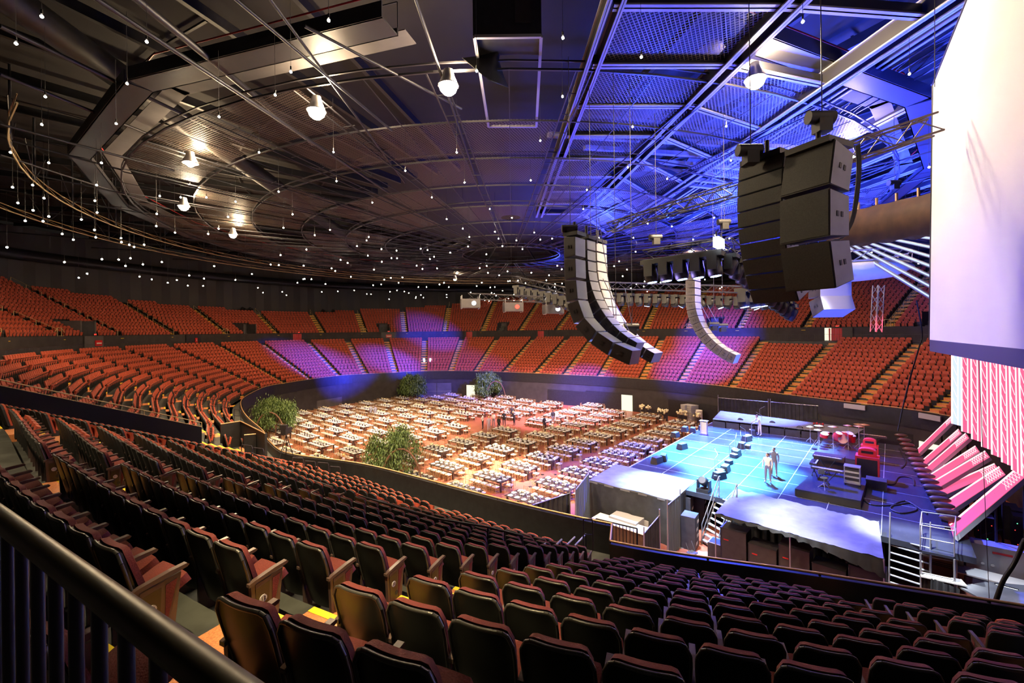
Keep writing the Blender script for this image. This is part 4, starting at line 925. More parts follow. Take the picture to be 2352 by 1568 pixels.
# moving lights on the deck at the foot of the led ramps, red rimmed
def mover_parts(scale=1, lit=None):
    a = MB(); a.box((0, 0, .06), (.42, .42, .12), 'black'); y = MB()
    for s in (-1, 1): y.box((s*.20, 0, .26), (.05, .22, .34), 'black')
    h = MB(); h.lathe((0, 0, 0), [(.10, -.24), (.16, -.18), (.17, .1), (.15, .2), (.13, .22)], 'black', 14); l = MB(); l.tube((0, 0, .205), (0, 0, .228), .12, lit or 'steel', 14)
    return [p.mesh(n) for p, n in ((a, 'base'), (y, 'yoke'), (h, 'head'), (l, 'lens'))]
MV = mover_parts(); MVB = mover_parts(lit='bluelens')
def mover(p, rz, tilt, lab, grp, set_=None, hang=False, sc=1):
    set_ = set_ or MV; t = thing('moving_light', lab, 'stage light', p, rz, grp); t.scale = (sc, sc, sc*(-1 if hang else 1))
    for i, me in enumerate(set_):
        o = link(('base', 'yoke', 'head', 'lens')[i], me, t)
        if i >= 2: o.location = (0, 0, .36); o.rotation_euler = (rad(tilt), 0, 0)
    return t
for i in range(16):
    f = i/15; p = at(2070+f*115-18*f*(1-f), 1012+f*200-40*(1-f)*f, SZ); t = thing('blower_light', 'red rimmed oval black moving light on the deck below the led ramps', 'stage light', p, SR+.15, 'oval lights along the led ramps')
    a = MB(); a.box((0, 0, .05), (.5, .4, .1), 'black'); a.build('base', t); b = MB(); b.sph((0, 0, .42), .42, 'arm', 14, 8, (1, .42, .36)); b.build('head', t); c = MB(); c.tube((0, 0, .1), (0, 0, .3), .1, 'redleather', 10); c.build('yoke', t)
for u, v, lab in [(1617, 1128, 'black moving light standing at the near stage edge by the stairs'), (1702, 981, 'moving light at the far stage edge, leftmost of three'), (1775, 988, 'moving light at the far stage edge, middle of three'), (1838, 1001, 'moving light at the far stage edge, rightmost of three')]:
    mover(at(u, v, SZ), SR, 60, lab, None, sc=1.5)
# cable snakes on deck
for pts, lab in [([(1978, 1140), (2000, 1158), (2050, 1160), (2090, 1155), (2105, 1170), (2070, 1178), (2045, 1166), (2080, 1150), (2130, 1180)], 'thick black cable looping across the deck beside the near riser'), ([(2010, 1105), (2050, 1112), (2065, 1095), (2095, 1098), (2100, 1115)], 'black cable curving from the red cabinets to the oval lights'), ([(2065, 1030), (2080, 1060), (2070, 1075)], 'thin cable on the upstage deck')]:
    a = MB(); P = np.array([tuple(at(u, v, SZ+.03)) for u, v in pts]); a.path([Vector(crom(P, [t_])[0]) for t_ in np.linspace(0, len(P)-1.01, 40)], .035, 'black', 6); tag(a.build('cable'), lab, 'cable')
# led ramps: inclined finger panels rising upstage
tops = [(2198, 950, 2110, 1035), (2205, 990, 2122, 1062), (2222, 1000, 2127, 1082), (2245, 1030, 2135, 1100), (2268, 1042, 2140, 1118), (2290, 1072, 2158, 1130), (2302, 1080, 2168, 1168), (2352, 1078, 2186, 1218)]
for i, (u1, v1, u0, v0) in enumerate(tops):
    p = at(u0, v0, SZ+.15); dv = HV-(u1-1176)*.01144-v1
    r_ = aty(u1, v1, p.y+.4+.05*i)           # the top end stands a little farther upstage
    d = r_-p; s = SW_*1.7; n = d.cross(s).normalized(); n = n if n.z > 0 else -n
    t = thing('led_ramp', 'pink glowing slatted led ramp rising behind the stage, %s from the far side' % ordinal(i+1), 'led ramp', group='pink led ramps')
    a = MB(); a.ob(p-s*.5, s, d, n*-.16, 'beam'); a.build('frame', t); b = MB(); b.ob(p-s*.5+n*.005, s*.80, d, n*.02, 'pink'); b.build('led_panel', t); c = MB(); c.ob(p+s*.34+n*.005, s*.09, d, n*.035, 'pinkw'); c.build('edge_strip', t)
    e = MB(); k = 7
    for j in range(k): q0 = p+d*(.72+.26*j/k); q1 = p+d*(.72+.26*(j+1)/k); e.tube(q0-s*.42+n*.05, q1+s*.25+n*.05, .012, 'pinkw', 4); e.tube(q0+s*.25+n*.05, q1-s*.42+n*.05, .012, 'pinkw', 4)
    e.build('lattice', t); f = MB(); m_ = p+d*.6; f.tube((m_.x, m_.y, 0), m_, .05, 'steel', 6); f.tube((r_.x, r_.y, 0), r_, .05, 'steel', 6); f.tube((m_.x, m_.y, 1), (r_.x, r_.y, 1.2), .04, 'steel', 6); f.build('support', t)
# led wall behind: vertical pink strips
for i in range(9):
    u = 2196+i*22; p = aty(u, 815+i*1.2, 16.2-i*.42); r_ = aty(u+ i*1.0, min(1095, 975+i*18), 16.2-i*.42); t = thing('led_column', 'tall glowing pink led column behind the ramps, %s from the left' % ordinal(i+1), 'led wall', group='pink led columns')
    s = aty(u+22, 815+i*1.2, 15.78-i*.42)-p; s.z = 0; s = s*.93
    a = MB(); a.ob(p-s*.5, s*.92, r_-p, SU*.08, 'pink' if i > 0 else 'ledb'); a.build('led_panel', t); b = MB(); b.ob(p-s*.5-SU*.02, s*.12, r_-p, SU*.03, 'pinkw'); b.ob(p+s*.22-SU*.02, s*.07, r_-p, SU*.03, 'pinkw'); b.build('edge_strip', t)
    c = MB(); L = (r_-p).length
    for j in range(int(L/.4)): q0 = p.lerp(r_, j*.4/L)-SU*.03; c.tube(q0-s*.25, q0+s*.2+(r_-p).normalized()*.35, .008, 'pinkw', 4)
    c.build('lattice', t)
# desks, monitors, cases at lower right backstage
a = MB(); t = thing('road_case', 'large blue grey road case standing open behind the small platform', 'case', at(2290, 1345, 0), SR+.1); a.box((0, 0, .95), (2.0, .7, 1.7), 'casew'); a.build('body', t); b = MB(); b.box((.1, -.36, 1.55), (.6, .02, .08), 'red'); b.build('red_label', t)
b = MB()
for x in (-.5, -.2): b.tube((x, -.36, 1.0), (x, -.38, 1.0), .06, 'metal', 10)
b.build('latch', t)
t = thing('production_desk', 'white lit desk with two screens at the lower right, behind the stage', 'desk', at(2290, 1370, .0), SR); a = MB(); a.box((0, 0, .78), (2.6, .9, .05), 'white'); 
for x in (-1.2, 1.2): a.box((x, 0, .38), (.06, .8, .76), 'case')
a.build('desk_top', t)
for x, m, lab in ((-.55, 'purple', 'dark screen on the backstage desk'), (.25, 'monitor', 'bright white screen on the backstage desk')):
    p = at(2290, 1370, .82)+SU*x; t = thing('computer_monitor', lab, 'monitor', p, SR); a = MB(); a.box((0, 0, .32), (.62, .04, .38), 'black'); a.box((0, .02, .06), (.06, .06, .14), 'black'); a.box((0, .02, .01), (.25, .18, .02), 'black'); a.build('casing', t); b = MB(); b.box((0, -.025, .32), (.57, .01, .33), m); b.build('screen', t)
a = MB(); q = [at(2200, 1345, 1.3), at(2270, 1335, 1.3), at(2420, 1350, 1.3), at(2420, 1420, 1.3), at(2300, 1400, 1.3)]; a.prism(q, (0, 0, -.06), 'cloth'); tag(a.build('covered_table'), 'white lit cloth covered table at the lower right edge', 'table')
a = MB(); p, r_ = at(2113, 1318, 1.4), at(2205, 1352, 1.4); drapes(a, p, r_, .3, 1.4, 'drape', .05, .2); tag(a.build('swagged_drape'), 'short gathered black drape below the white lit tabletop', 'drape')
a = MB(); a.prism([at(2112, 1312, 1.42), at(2208, 1330, 1.42), at(2222, 1345, 1.42), at(2115, 1322, 1.42)], (0, 0, -.05), 'white'); tag(a.build('counter_top'), 'narrow white lit table top right of the stairs', 'table')
for i in range(9):
    t = thing('backstage_rack', 'dark cluttered rack with tiny lights behind the led ramps', 'rack', at(2262+i*14, 1265-(i % 3)*30, 0)+SU*(i % 2), SR, 'dark racks backstage'); a = MB(); a.box((0, 0, .9), (.6, .7, 1.8), 'case'); a.build('body', t)
    b = MB()
    for k in range(4): b.box((random.uniform(-.25, .25), -.355, .4+k*.35), (.03, .01, .03), random.choice(['green_led', 'redled']))
    b.build('indicator_lights', t)
# near things below the rail
for u, v, lab in [(1663, 1290, 'flat black lidded case with pale edges beside the stair foot'), (1815, 1345, 'open white-paper covered box just beyond the near rail')]:
    t = thing('flight_case', lab, 'case', at(u, v, .0), SR); a = MB(); a.box((0, 0, .45), (1.3, .7, .9), 'case'); a.build('body', t); b = MB(); b.box((0, 0, .91), (1.3, .7, .02), 'casew'); b.box((0, 0, .925), (1.2, .6, .01), 'black'); b.build('lid', t)
t = thing('waste_bin', 'black bin topped with a folded pale cloth beside the road cases', 'bin', at(1753, 1325, 0)); a = MB(); a.lathe((0, 0, 0), [(.25, 0), (.3, .9), (.33, .92)], 'black', 4); a.build('body', t); b = MB(); b.box((0, 0, .97), (.55, .45, .08), 'casew', .5); b.build('folded_cloth', t)
t = thing('folding_chair', 'blue folding chair standing half open at the foot of the stairs', 'chair', at(1590, 1290, 0), .5); a = MB()
for x in (-.2, .2): a.tube((x, -.25, 0), (x, .2, .9), .014, 'blued', 6); a.tube((x, .25, 0), (x, -.15, .5), .014, 'blued', 6)
a.build('frame', t); b = MB(); b.box((0, 0, .45), (.4, .35, .03), 'blued'); b.build('seat', t)
for i, (u, v, h) in enumerate([(1585, 1255, 1.7), (1576, 1218, 2.0), (1607, 1200, 1.9), (1622, 1185, 1.5)]):
    t = thing('amplifier_rack', 'dark amplifier rack with white sockets beside the stage stairs, %s from the camera' % ordinal(i+1), 'rack', at(u, v, 0), SR+.1); a = MB(); a.box((0, 0, h/2), (.7, .8, h), 'case'); a.build('body', t); b = MB()
    for k in range(4): b.box((.36, random.uniform(-.2, .2), .3+k*.35), (.01, .3, .15), 'white')
    b.build('socket_panel', t)
# plastic-wrapped pallets and fence near the vomitory
for i, (u, v, w_, h, lab) in enumerate([(1440, 1232, 1.6, 1.1, 'plastic wrapped pallet behind the barred guard gate'), (1480, 1225, 1.0, 1.0, 'second smaller wrapped pallet right of the guard gate')]):
    a = MB(); a.box((0, 0, h/2), (w_, 1.1, h), 'casew'); tag(a.build('wrapped_pallet', loc=at(u, v, 0), rz=SR), lab, 'pallet')
a = MB(); p = at(1425, 1200, 1.0); a.box((0, 0, .97), (3.0, .9, .05), 'white'); a.box((0, 0, .48), (2.9, .8, .94), 'brown'); tag(a.build('white_counter', loc=(p.x, p.y, 0), rz=SR), 'white topped counter below the covered platform', 'counter')

# ================================================================== rigging: speakers, truss, movers
def speaker_box(w_, d_, h, m, grille=None, handles=2):
    a = MB(); a.prism([(-w_/2, -d_/2, -h/2), (-w_/2, d_/2, -h/2*.82), (-w_/2, d_/2, h/2*.82), (-w_/2, -d_/2, h/2)], (w_, 0, 0), m); return a
def line_array(name, lab, top, rz, n, w_, d_, h, bend, m, side='case', cols=1):
    """ boxes hang down from top, front faces local +Y; each tilts a bit more than the one above """
    t = thing(name, lab, 'speaker array', top, rz); y = z = 0; ang = 0
    for i in range(n):
        ang += bend(i)
        R = Matrix.Rotation(-rad(ang), 3, 'X'); dn = R @ Vector((0, 0, -1)); c = Vector((0, y, z))+dn*h/2
        a = MB(); f = d_/2
        P = [R @ Vector(v)+c for v in [(-w_/2, -f*1.0, -h*.42), (-w_/2, f, -h*.49), (-w_/2, f, h*.49), (-w_/2, -f*1.0, h*.42)]]
        a.prism(P, R @ Vector((w_, 0, 0)), m)
        o = a.build('speaker_box', t)
        b = MB(); g = [R @ Vector(v)+c for v in [(-w_*.49, f+.012, -h*.46), (w_*.49, f+.012, -h*.46), (w_*.49, f+.012, h*.46), (-w_*.49, f+.012, h*.46)]]
        b.prism(g, R @ Vector((0, -.015, 0)), 'spk'); 
        b.build('grille', o)
        for sd in (-1, 1):
            s = MB(); s.prism([R @ Vector((sd*w_/2*1.004, yy*f, zz*h))+c for yy, zz in ((-.95, -.41), (.95, -.47), (.95, .47), (-.95, .41))], R @ Vector((sd*.008, 0, 0)), side)
            for k in (-.1, .12): s.prism([R @ Vector((sd*(w_/2+.012), (k+e0)*d_, zz))+c for e0, zz in ((-.05, -.05), (.05, -.05), (.05, .05), (-.05, .05))], R @ Vector((sd*.01, 0, 0)), 'black')
            s.build('side_panel', o)
        y, z = (Vector((0, y, z))+dn*h*1.0)[1:]
    fr = MB(); fr.box((0, 0, .08), (w_*.9, d_*1.3, .12), 'black'); fr.tube((0, 0, .1), (0, 0, .5), .05, 'steel', 8); fr.build('fly_frame', t)
    return t
def motor(p, ztop, lab, grp='chain hoists under the roof'):
    t = thing('chain_hoist', lab, 'hoist', p, 0, grp); a = MB(); a.tube((-.28, 0, 0), (.22, 0, 0), .13, 'black', 12); a.box((0, 0, -.16), (.26, .24, .28), 'black'); a.build('motor_body', t); b = MB(); b.tube((0, 0, .1), (0, 0, ztop-p.z), .011, 'steel', 5); b.build('chain', t)
    return t
fr = math.atan2(UX.y, UX.x)-pi/2           # arrays fire down the hall
A0 = aty(1320, 545, 14.2)
line_array('line_array', 'long J-shaped hanging speaker array of pale lit cabinets left of centre', A0, fr, 7, .62, .42, .70, lambda i: [0, 1, 4, 16, 24, 14, 10][i], 'spkside')
line_array('line_array', 'second column of the pale J-shaped speaker array, alongside the first', A0+WX*.75+Vector((0, 0, .0)), fr, 12, .55, .36, .36, lambda i: 6.5 if i > 2 else 1, 'spkside')
line_array('line_array', 'slim curved speaker array with an orange lit edge behind the pale one', aty(1372, 560, 16.2), fr, 14, .75, .35, .36, lambda i: 5.4 if i > 2 else 1, 'beam')
line_array('line_array', 'distant J-shaped speaker array lit bright blue over the stage front', aty(1592, 630, 22), fr, 14, .9, .45, .36, lambda i: 6.5 if i > 3 else 0, 'beam')
frc = rad(118)
line_array('line_array', 'huge black curved speaker array close on the right, two cabinets wide', aty(1762, 375, 9.6), frc, 9, 1.0, .45, .34, lambda i: -10 if i == 0 else 4.6, 'spk', 'spkside')
line_array('line_array', 'stack of three big black subwoofers with blue white sides, right of the curved array', aty(1880, 352, 8.6), frc-.05, 3, .92, .62, .90, lambda i: [-12, 11, 12][i], 'spk', 'spkside')
line_array('line_array', 'blue lit pair of speaker cabinets hanging above the far seats at right', aty(1905, 645, 19), fr-.9, 2, 1.3, .8, .75, lambda i: 20 if i else 0, 'beam')
for u, v, y, zt in [(1310, 525, 14.2, 20.3), (1357, 550, 15.5, 20.3), (1724, 345, 9.4, 20.3), (1888, 270, 8.6, 20.3), (1415, 755, 15, 20.3), (1452, 750, 15.5, 20.3), (1507, 545, 18, 20.3), (1664, 510, 18, 20.3), (1640, 745, 22, 20.3), (1660, 748, 22, 20.3), (2055, 420, 20, 21)]:
    motor(aty(u, v, y), zt, 'black chain hoist hanging on its chain from the roof')
def truss_thing(p, q, w_, h, lab, m='steel', r=.028, step=.5):
    a = MB(); a.truss(p, q, w_, h, m, r, step); return tag(a.build('truss'), lab, 'truss')
truss_thing(aty(1400, 523, 20), aty(1690, 435, 14.5), .35, .4, 'straight black truss rising to the right above the centre stage'); truss_thing(aty(1885, 372, 11.2), aty(2150, 285, 10.6), .35, .45, 'cable laden truss running to the white screen at upper right', 'arm')
T1a, T1b = aty(1482, 588, 17.5), aty(1665, 560, 15.2); truss_thing(T1a, T1b, .4, .4, 'short lighting truss carrying a row of big moving lights, centre right')
T2b = aty(1820, 690, 19.5); truss_thing(T1b, T2b, .4, .4, 'lighting truss running away behind the black array')
truss_thing(aty(1380, 655, 27), aty(1800, 668, 27), .4, .4, 'far lighting truss crossing in front of the orange seats'); truss_thing(aty(1180, 640, 34), aty(1400, 690, 24), .4, .4, 'long lighting truss left of the pale array')
truss_thing(aty(1075, 680, 30), aty(1300, 690, 30), .4, .4, 'low lighting truss carrying the video projectors'); truss_thing(aty(2018, 655, 24), aty(2012, 762, 24), .35, .35, 'short vertical white lit truss in front of the right seats', 'metal')
for i in range(5):
    p = T1a.lerp(T1b, (i+.4)/5); mover(p-Vector((0, 0, .22)), fr, 8, 'large moving light under the centre truss, %s from the left' % ordinal(i+1), 'moving lights under the centre truss', MVB, True, 1.5)
for i in range(12): mover(T1b.lerp(T2b, (i+.7)/12)-Vector((0, 0, .22)), fr, -25, 'moving light under the receding truss', 'moving lights under the receding truss', MV, True, 1.25)
for i in range(20): mover(aty(1385+i*20.5, 663+i*.6, 27)-Vector((0, 0, .25)), fr, random.uniform(-40, 30), 'moving light under the far truss', 'moving lights under the far truss', MVB if i % 4 == 1 else MV, True, 1.3)
for i in range(14): mover(aty(1190+i*15, 648+i*3.2, 33-i*.68)-Vector((0, 0, .25)), fr, random.uniform(-50, 50), 'moving light under the truss left of the pale array', 'moving lights on the left truss', MV, True, 1.5)
for i, (u, v) in enumerate([(1707, 662), (1732, 662), (1750, 660), (1775, 662), (1790, 655)]): mover(aty(u, v, 20), fr, 10, 'blue lensed moving light hanging low below the black array', 'low blue moving lights', MVB, True, 1.5)
t = thing('strobe_panel', 'blinding white lit strobe panel on the centre truss', 'stage light', aty(1651, 558, 15.1), fr); a = MB(); a.box((0, 0, 0), (.72, .18, .34), 'lampwhite'); a.build('panel', t); b = MB(); b.tube((-.3, 0, .17), (-.3, 0, .35), .03, 'steel', 6); b.tube((.3, 0, .17), (.3, 0, .35), .03, 'steel', 6); b.build('clamp', t)
for i, (u, v, lab) in enumerate([(1080, 697, 'boxy video projector under the low truss, left one'), (1178, 705, 'video projector with a red lit front under the low truss, middle'), (1270, 710, 'video projector under the low truss beside the pale array')]):
    t = thing('projector', lab, 'projector', aty(u, v, 30), .2); a = MB(); a.box((0, 0, 0), (1.3, .9, .6), 'case'); a.build('body', t); b = MB(); b.tube((.2, -.45, 0), (.2, -.55, 0), .15, 'redled' if i == 1 else 'monitor', 12); b.build('lens', t); c = MB()
    for x in (-.6, .6):
        for y in (-.4, .4): c.tube((x, y, -.35), (x, y, .55), .02, 'metal', 5)
    for x in (-.6, .6): c.tube((x, -.4, -.35), (x, .4, -.35), .02, 'metal', 5)
    c.build('cage', t)
# draped beam, overhead led battens, blue cloth bundle
t = thing('draped_beam', 'long beam wrapped in brown cloth running behind the white screen', 'beam'); p, r_ = aty(1905, 535, 17.5), aty(2150, 492, 13.5); a = MB(); N = 30; G = []
for k in range(9):
    th = 2*pi*k/8; row = []
    for i in range(N+1): c = p.lerp(r_, i/N); row.append((c.x+.35*cos(th), c.y+.25*cos(th)+.03*sin(i*1.3+k), c.z+.62*(1 if sin(th) > .3 else -1 if sin(th) < -.3 else 0)*1+.04*sin(i*.9+k*2)*(1 if k > 4 else .3)))
    G.append(row)
a.grid(G, 'brown'); a.build('cloth_wrap', t)
for i in range(5): c = p.lerp(r_, .15+.18*i); b = MB(); b.box(c+Vector((0, 0, .75)), (.06, .06, .4), 'box'); b.build('wooden_post', t)
for i in range(8):
    p, r_ = aty(1935+i*9, 562-i*5, 21-i*.3), aty(2160+i*4, 700-i*24, 15.5-i*.15); t = thing('led_batten', 'white blue led batten slanting down towards the screen, %s from below' % ordinal(i+1), 'led batten', group='slanting led battens'); a = MB(); a.ob(p, (.05, .16, .04), r_-p, (.1, 0, .09), 'beam'); a.build('frame', t); b = MB(); b.ob(p-Vector((0, .01, -.02)), (.02, .05, .02), r_-p, (.03, 0, .05), 'ledb'); b.build('led_strip', t)
t = thing('cloth_bundle', 'bright blue white bundle of draped cloth on a round truss, right of centre', 'cloth', aty(1955, 628, 21)); a = MB(); a.lathe((0, 0, 0), [(2.1, .35), (2.3, .1), (1.6, -.25), (.6, -.35)], 'white', 20); a.build('cloth', t); b = MB()
for k in range(20): an = k*2*pi/20; b.tube((2.2*cos(an), 2.2*sin(an), .35), (2.2*cos(an+.31), 2.2*sin(an+.31), .35), .04, 'metal', 5); b.tube((2.2*cos(an), 2.2*sin(an), .35), (2.2*cos(an+.31), 2.2*sin(an+.31), .8), .025, 'metal', 4); b.tube((2.2*cos(an), 2.2*sin(an), .8), (2.2*cos(an+.31), 2.2*sin(an+.31), .8), .04, 'metal', 5)
b.build('round_truss', t)
# white projection screen at the right
Lp = Vector((12.7, 13.2, 0)); Rp = Vector((8.9, 7.5, 0)); dS = (Rp-Lp).normalized(); nS = Vector((dS.y, -dS.x, 0)).normalized()
if nS.x > 0: nS = -nS
def onscreen(u, v):
    du, dv = u-1176, v-HV; a_ = (du*cos(ROLL)-dv*sin(ROLL))/FPX; b_ = -(du*sin(ROLL)+dv*cos(ROLL))/FPX; r = Vector((a_, 1, b_)); k = nS.dot(Lp)/nS.dot(r); return Vector((a_*k, k, EYE+b_*k))
t = thing('projection_screen', 'giant white projection screen filling the right edge of the view', 'screen'); a = MB()
P = [onscreen(2135, 780), onscreen(2143, 195), onscreen(2245, -60)]; zb = onscreen(2135, 780).z; E_ = Lp+dS*11; P += [Vector((E_.x, E_.y, P[2].z)), Vector((E_.x, E_.y, zb))]
a.prism(P, -nS*.12, 'screen'); a.build('fabric', t); b = MB(); b0 = onscreen(2135, 806); b.prism([Vector((P[0].x, P[0].y, b0.z)), Vector((P[0].x, P[0].y, zb)), P[4], Vector((E_.x, E_.y, b0.z))], -nS*.14, 'purple'); b.build('bottom_border', t)
c = MB(); c.tube(P[0], P[1], .03, 'steel', 6); c.tube(P[1], P[2], .03, 'steel', 6); c.build('edge_frame', t)
# black cable loom and wires at the right
for pts, r, lab in [([(2105, 690), (2118, 765), (2110, 800), (2090, 870), (2075, 930), (2062, 990)], .06, 'thick black cable loom hanging in front of the right bowl'), ([(2352, 1240), (2330, 1290), (2300, 1340), (2282, 1392)], .09, 'thick bundle of black cables tied to the near rail at lower right')]:
    yy = 20 if r < .08 else 11; a = MB(); P_ = np.array([tuple(aty(u, v, yy-(0 if r < .08 else 0))) for u, v in pts])
    for k in range(5 if r > .08 else 2): a.path([Vector(crom(P_, [t_])[0])+Vector((k*.035*r/.09, .02*k, .01*sin(t_*5+k))) for t_ in np.linspace(0, len(P_)-1.01, 24)], r*.5, 'black', 6)
    tag(a.build('cable_loom'), lab, 'cable')
for u0, v0, u1, v1, y, lab in [(2147, -20, 2147, 200, 10, 'thin black wire at the top right left of the screen'), (2243, 700, 2272, 1375, 13.5, 'thin black wire crossing in front of the pink led columns')]:
    a = MB(); a.tube(aty(u0, v0, y), aty(u1, v1, y), .008, 'black', 5); tag(a.build('wire'), lab, 'wire')
a = MB(); P_ = np.array([tuple(aty(u, v, 9.6)) for u, v in [(1965, 335), (1968, 400), (1955, 500), (1930, 548), (1905, 555)]])
for k in range(4): a.path([Vector(crom(P_, [t_])[0])+Vector((k*.03, 0, .015*k)) for t_ in np.linspace(0, 3.99, 24)], .014, 'black', 5)
tag(a.build('cable_loop'), 'bunch of black cables looping down behind the black subwoofers', 'cable')
# rigging wires by the pale array
for u0, v0, u1, v1, y in [(1375, 500, 1415, 755, 14.8), (1385, 640, 1445, 760, 15), (1435, 660, 1452, 745, 15.4), (1605, 690, 1635, 745, 22), (1625, 700, 1650, 745, 22), (1368, 445, 1372, 560, 15)]:
    a = MB(); a.tube(aty(u0, v0, y), aty(u1, v1, y), .012, 'metal', 5); tag(a.build('rigging_wire'), 'taut steel rigging wire around the hanging speaker arrays', 'wire', 'rigging wires')
# ================================================================== near railing, vomitories, walls, people
p, q = at(0, 1190, EYE-.42), at(507, 1568, EYE-.42); d = (q-p).normalized(); t = thing('guard_railing', 'thick dark bronze pipe railing with upright bars, closest to the camera at lower left', 'railing')
a = MB(); a.tube(p-d*1.2, q+d*.45, .0215, 'pipe', 20); a.build('top_rail', t); L = (q-p).length+1.65; s = 0; k = 0
while s < L:
    c = p-d*1.2+d*s; a = MB(); a.tube((c.x, c.y, 9.6), (c.x, c.y, c.z-.015), .0105, 'railb', 10); a.build('baluster', t); s += .105; k += 1
# vomitory wall with rail on the left, landing and black enclosures
def A4(r, off=0):          # along the aisle line of station 4..5 boundary
    base = Vector((-17.6, 16.3, 0)); dd = Vector((.56, .828, 0)); return base+dd*((11-r)*.9)+Vector((-.837, .547, 0))*(.62+off)
t = thing('vomitory_wall', 'long dark navy wall sloping down beside the third near block at left', 'wall panel'); a = MB(); p, q = A4(12.2), A4(5)
zt, zb_ = rowz(12.2)+1.15, rowz(5)+1.3; a.add([(p.x, p.y, rowz(12.3)-1), (q.x, q.y, rowz(5)-1.6), (q.x, q.y, zb_), (p.x, p.y, zt)], [(0, 1, 2, 3)], 'railb'); o2 = Vector((-.837, .547, 0))*.14
a.prism([Vector((p.x, p.y, rowz(12.3)-1)), Vector((q.x, q.y, rowz(5)-1.6)), Vector((q.x, q.y, zb_)), Vector((p.x, p.y, zt))], o2, 'railb'); a.build('panel', t)
b = MB(); b.tube((p.x, p.y, zt+.22), (q.x, q.y, zb_+.22), .02, 'rail', 8); b.tube((p.x, p.y, zt+.02), (q.x, q.y, zb_+.02), .012, 'rail', 6)
for f in (0, .33, .66, 1): c = p.lerp(q, f); z = zt+(zb_-zt)*f; b.tube((c.x, c.y, z), (c.x, c.y, z+.22), .015, 'rail', 6)
b.build('top_rail', t)
def box4(name, lab, cat, pts, z0, z1, m, th=.12):
    a = MB()
    for p, q in zip(pts, pts[1:]):
        d = (q-p); s = Vector((-d.y, d.x, 0)).normalized()*th; a.ob((p.x, p.y, z0), (d.x, d.y, 0), s, (0, 0, z1-z0), m); a.tube((p.x, p.y, z1+.03), (q.x, q.y, z1+.03), .035, 'brass', 6)
    return tag(a.build(name), lab, cat)
zl = 4.6
box4('enclosure_wall', 'black L-shaped parapet around the landing at the left end of the near wall', 'wall panel', [at(507, 975, 5.9), at(552, 968, 5.9), at(608, 996, 5.9)], 4.3, 5.9, 'black')
t_ = box4('enclosure_wall', 'short black parapet with a small white notice, right of the landing', 'wall panel', [at(561, 1000, 5.6), at(610, 996, 5.6)], 4.1, 5.6, 'black')
a = MB(); a.prism([at(490, 1010, 4.35), at(500, 985, 4.35), at(560, 985, 4.35), at(600, 1010, 4.35), at(560, 1045, 4.35), at(530, 1050, 4.35)], (0, 0, -.1), 'step'); struct(a.build('landing'))
def loop_rail(p, q, h, lab, r=.022, mid=True):
    a = MB(); up = Vector((0, 0, h)); m = Vector((0, 0, h*.5))
    a.path([p, p+up*.9, p+up+(q-p)*.06, q+up-(q-p)*.06, q+up*.9, q], r, 'railb', 8)
    if mid: a.tube(p+m, q+m, r*.9, 'railb', 8)
    return tag(a.build('loop_rail'), lab, 'handrail', 'dark loop rails on the near lower rows')
for i, (u0, v0, u1, v1, z) in enumerate([(672, 1100, 697, 1102, 4.6), (700, 1108, 725, 1110, 4.5), (730, 1112, 755, 1114, 4.5), (758, 1122, 782, 1124, 4.4), (768, 1160, 796, 1162, 4.9), (820, 1178, 848, 1180, 4.9), (555, 1068, 580, 1072, 5.0), (582, 1076, 606, 1080, 5.0), (1340, 1262, 1362, 1264, 4.3), (400, 930, 418, 932, 6.2), (428, 950, 447, 952, 5.8), (450, 925, 468, 927, 5.6), (478, 945, 500, 948, 5.2), (488, 925, 503, 927, 4.9), (512, 948, 527, 950, 4.6), (538, 968, 553, 970, 4.4)]):
    loop_rail(at(u0, v0, z), at(u1, v1, z), 1.0, 'dark blue looped tube handrail at the head of a lower row')
# long dark handrails along the cross aisle
for pts, z, lab in [([(485, 1040), (553, 1052)], 6.0, 'dark barred handrail on the left edge of the landing'), ([(578, 1040), (640, 1068), (700, 1098), (765, 1118)], 6.3, 'long dark handrail running along the lower cross aisle'), ([(825, 1138), (900, 1160), (1000, 1190), (1120, 1210), (1200, 1230)], 6.4, 'second long dark handrail in front of the near rows, ending at the steps')]:
    a = MB(); P_ = [at(u, v, z) for u, v in pts]; a.path(P_, .03, 'railb', 8)
    for p, q in zip(P_, P_[1:]):
        n = max(2, int((q-p).length/1.2))
        for i in range(n+1): c = p.lerp(q, i/n); a.tube(c, c-Vector((0, 0, 1.05)), .02, 'railb', 6)
    tag(a.build('handrail'), lab, 'handrail')
for i, (u0, v0, u1, v1) in enumerate([(1207, 1285, 1254, 1239), (1254, 1275, 1290, 1231), (1291, 1262, 1320, 1226), (1320, 1253, 1345, 1220)]):
    z = 5.4-.28*i; p, q = at(u0, v0, z), at(u1, v1, z+.0); q = q+Vector((0, 0, -.1)); a = MB(); a.tube(p, q, .03, 'rail' if 0 else 'beam', 8); a.tube(q, q-Vector((0, 0, 1.0)), .025, 'railb', 6); a.tube(p, p-Vector((0, 0, .7)), .02, 'railb', 6)
    tag(a.build('stair_rail'), 'short slanting steel handrail on the steps left of the gate, %s from the left' % ordinal(i+1), 'handrail', 'slanting rails by the gate')
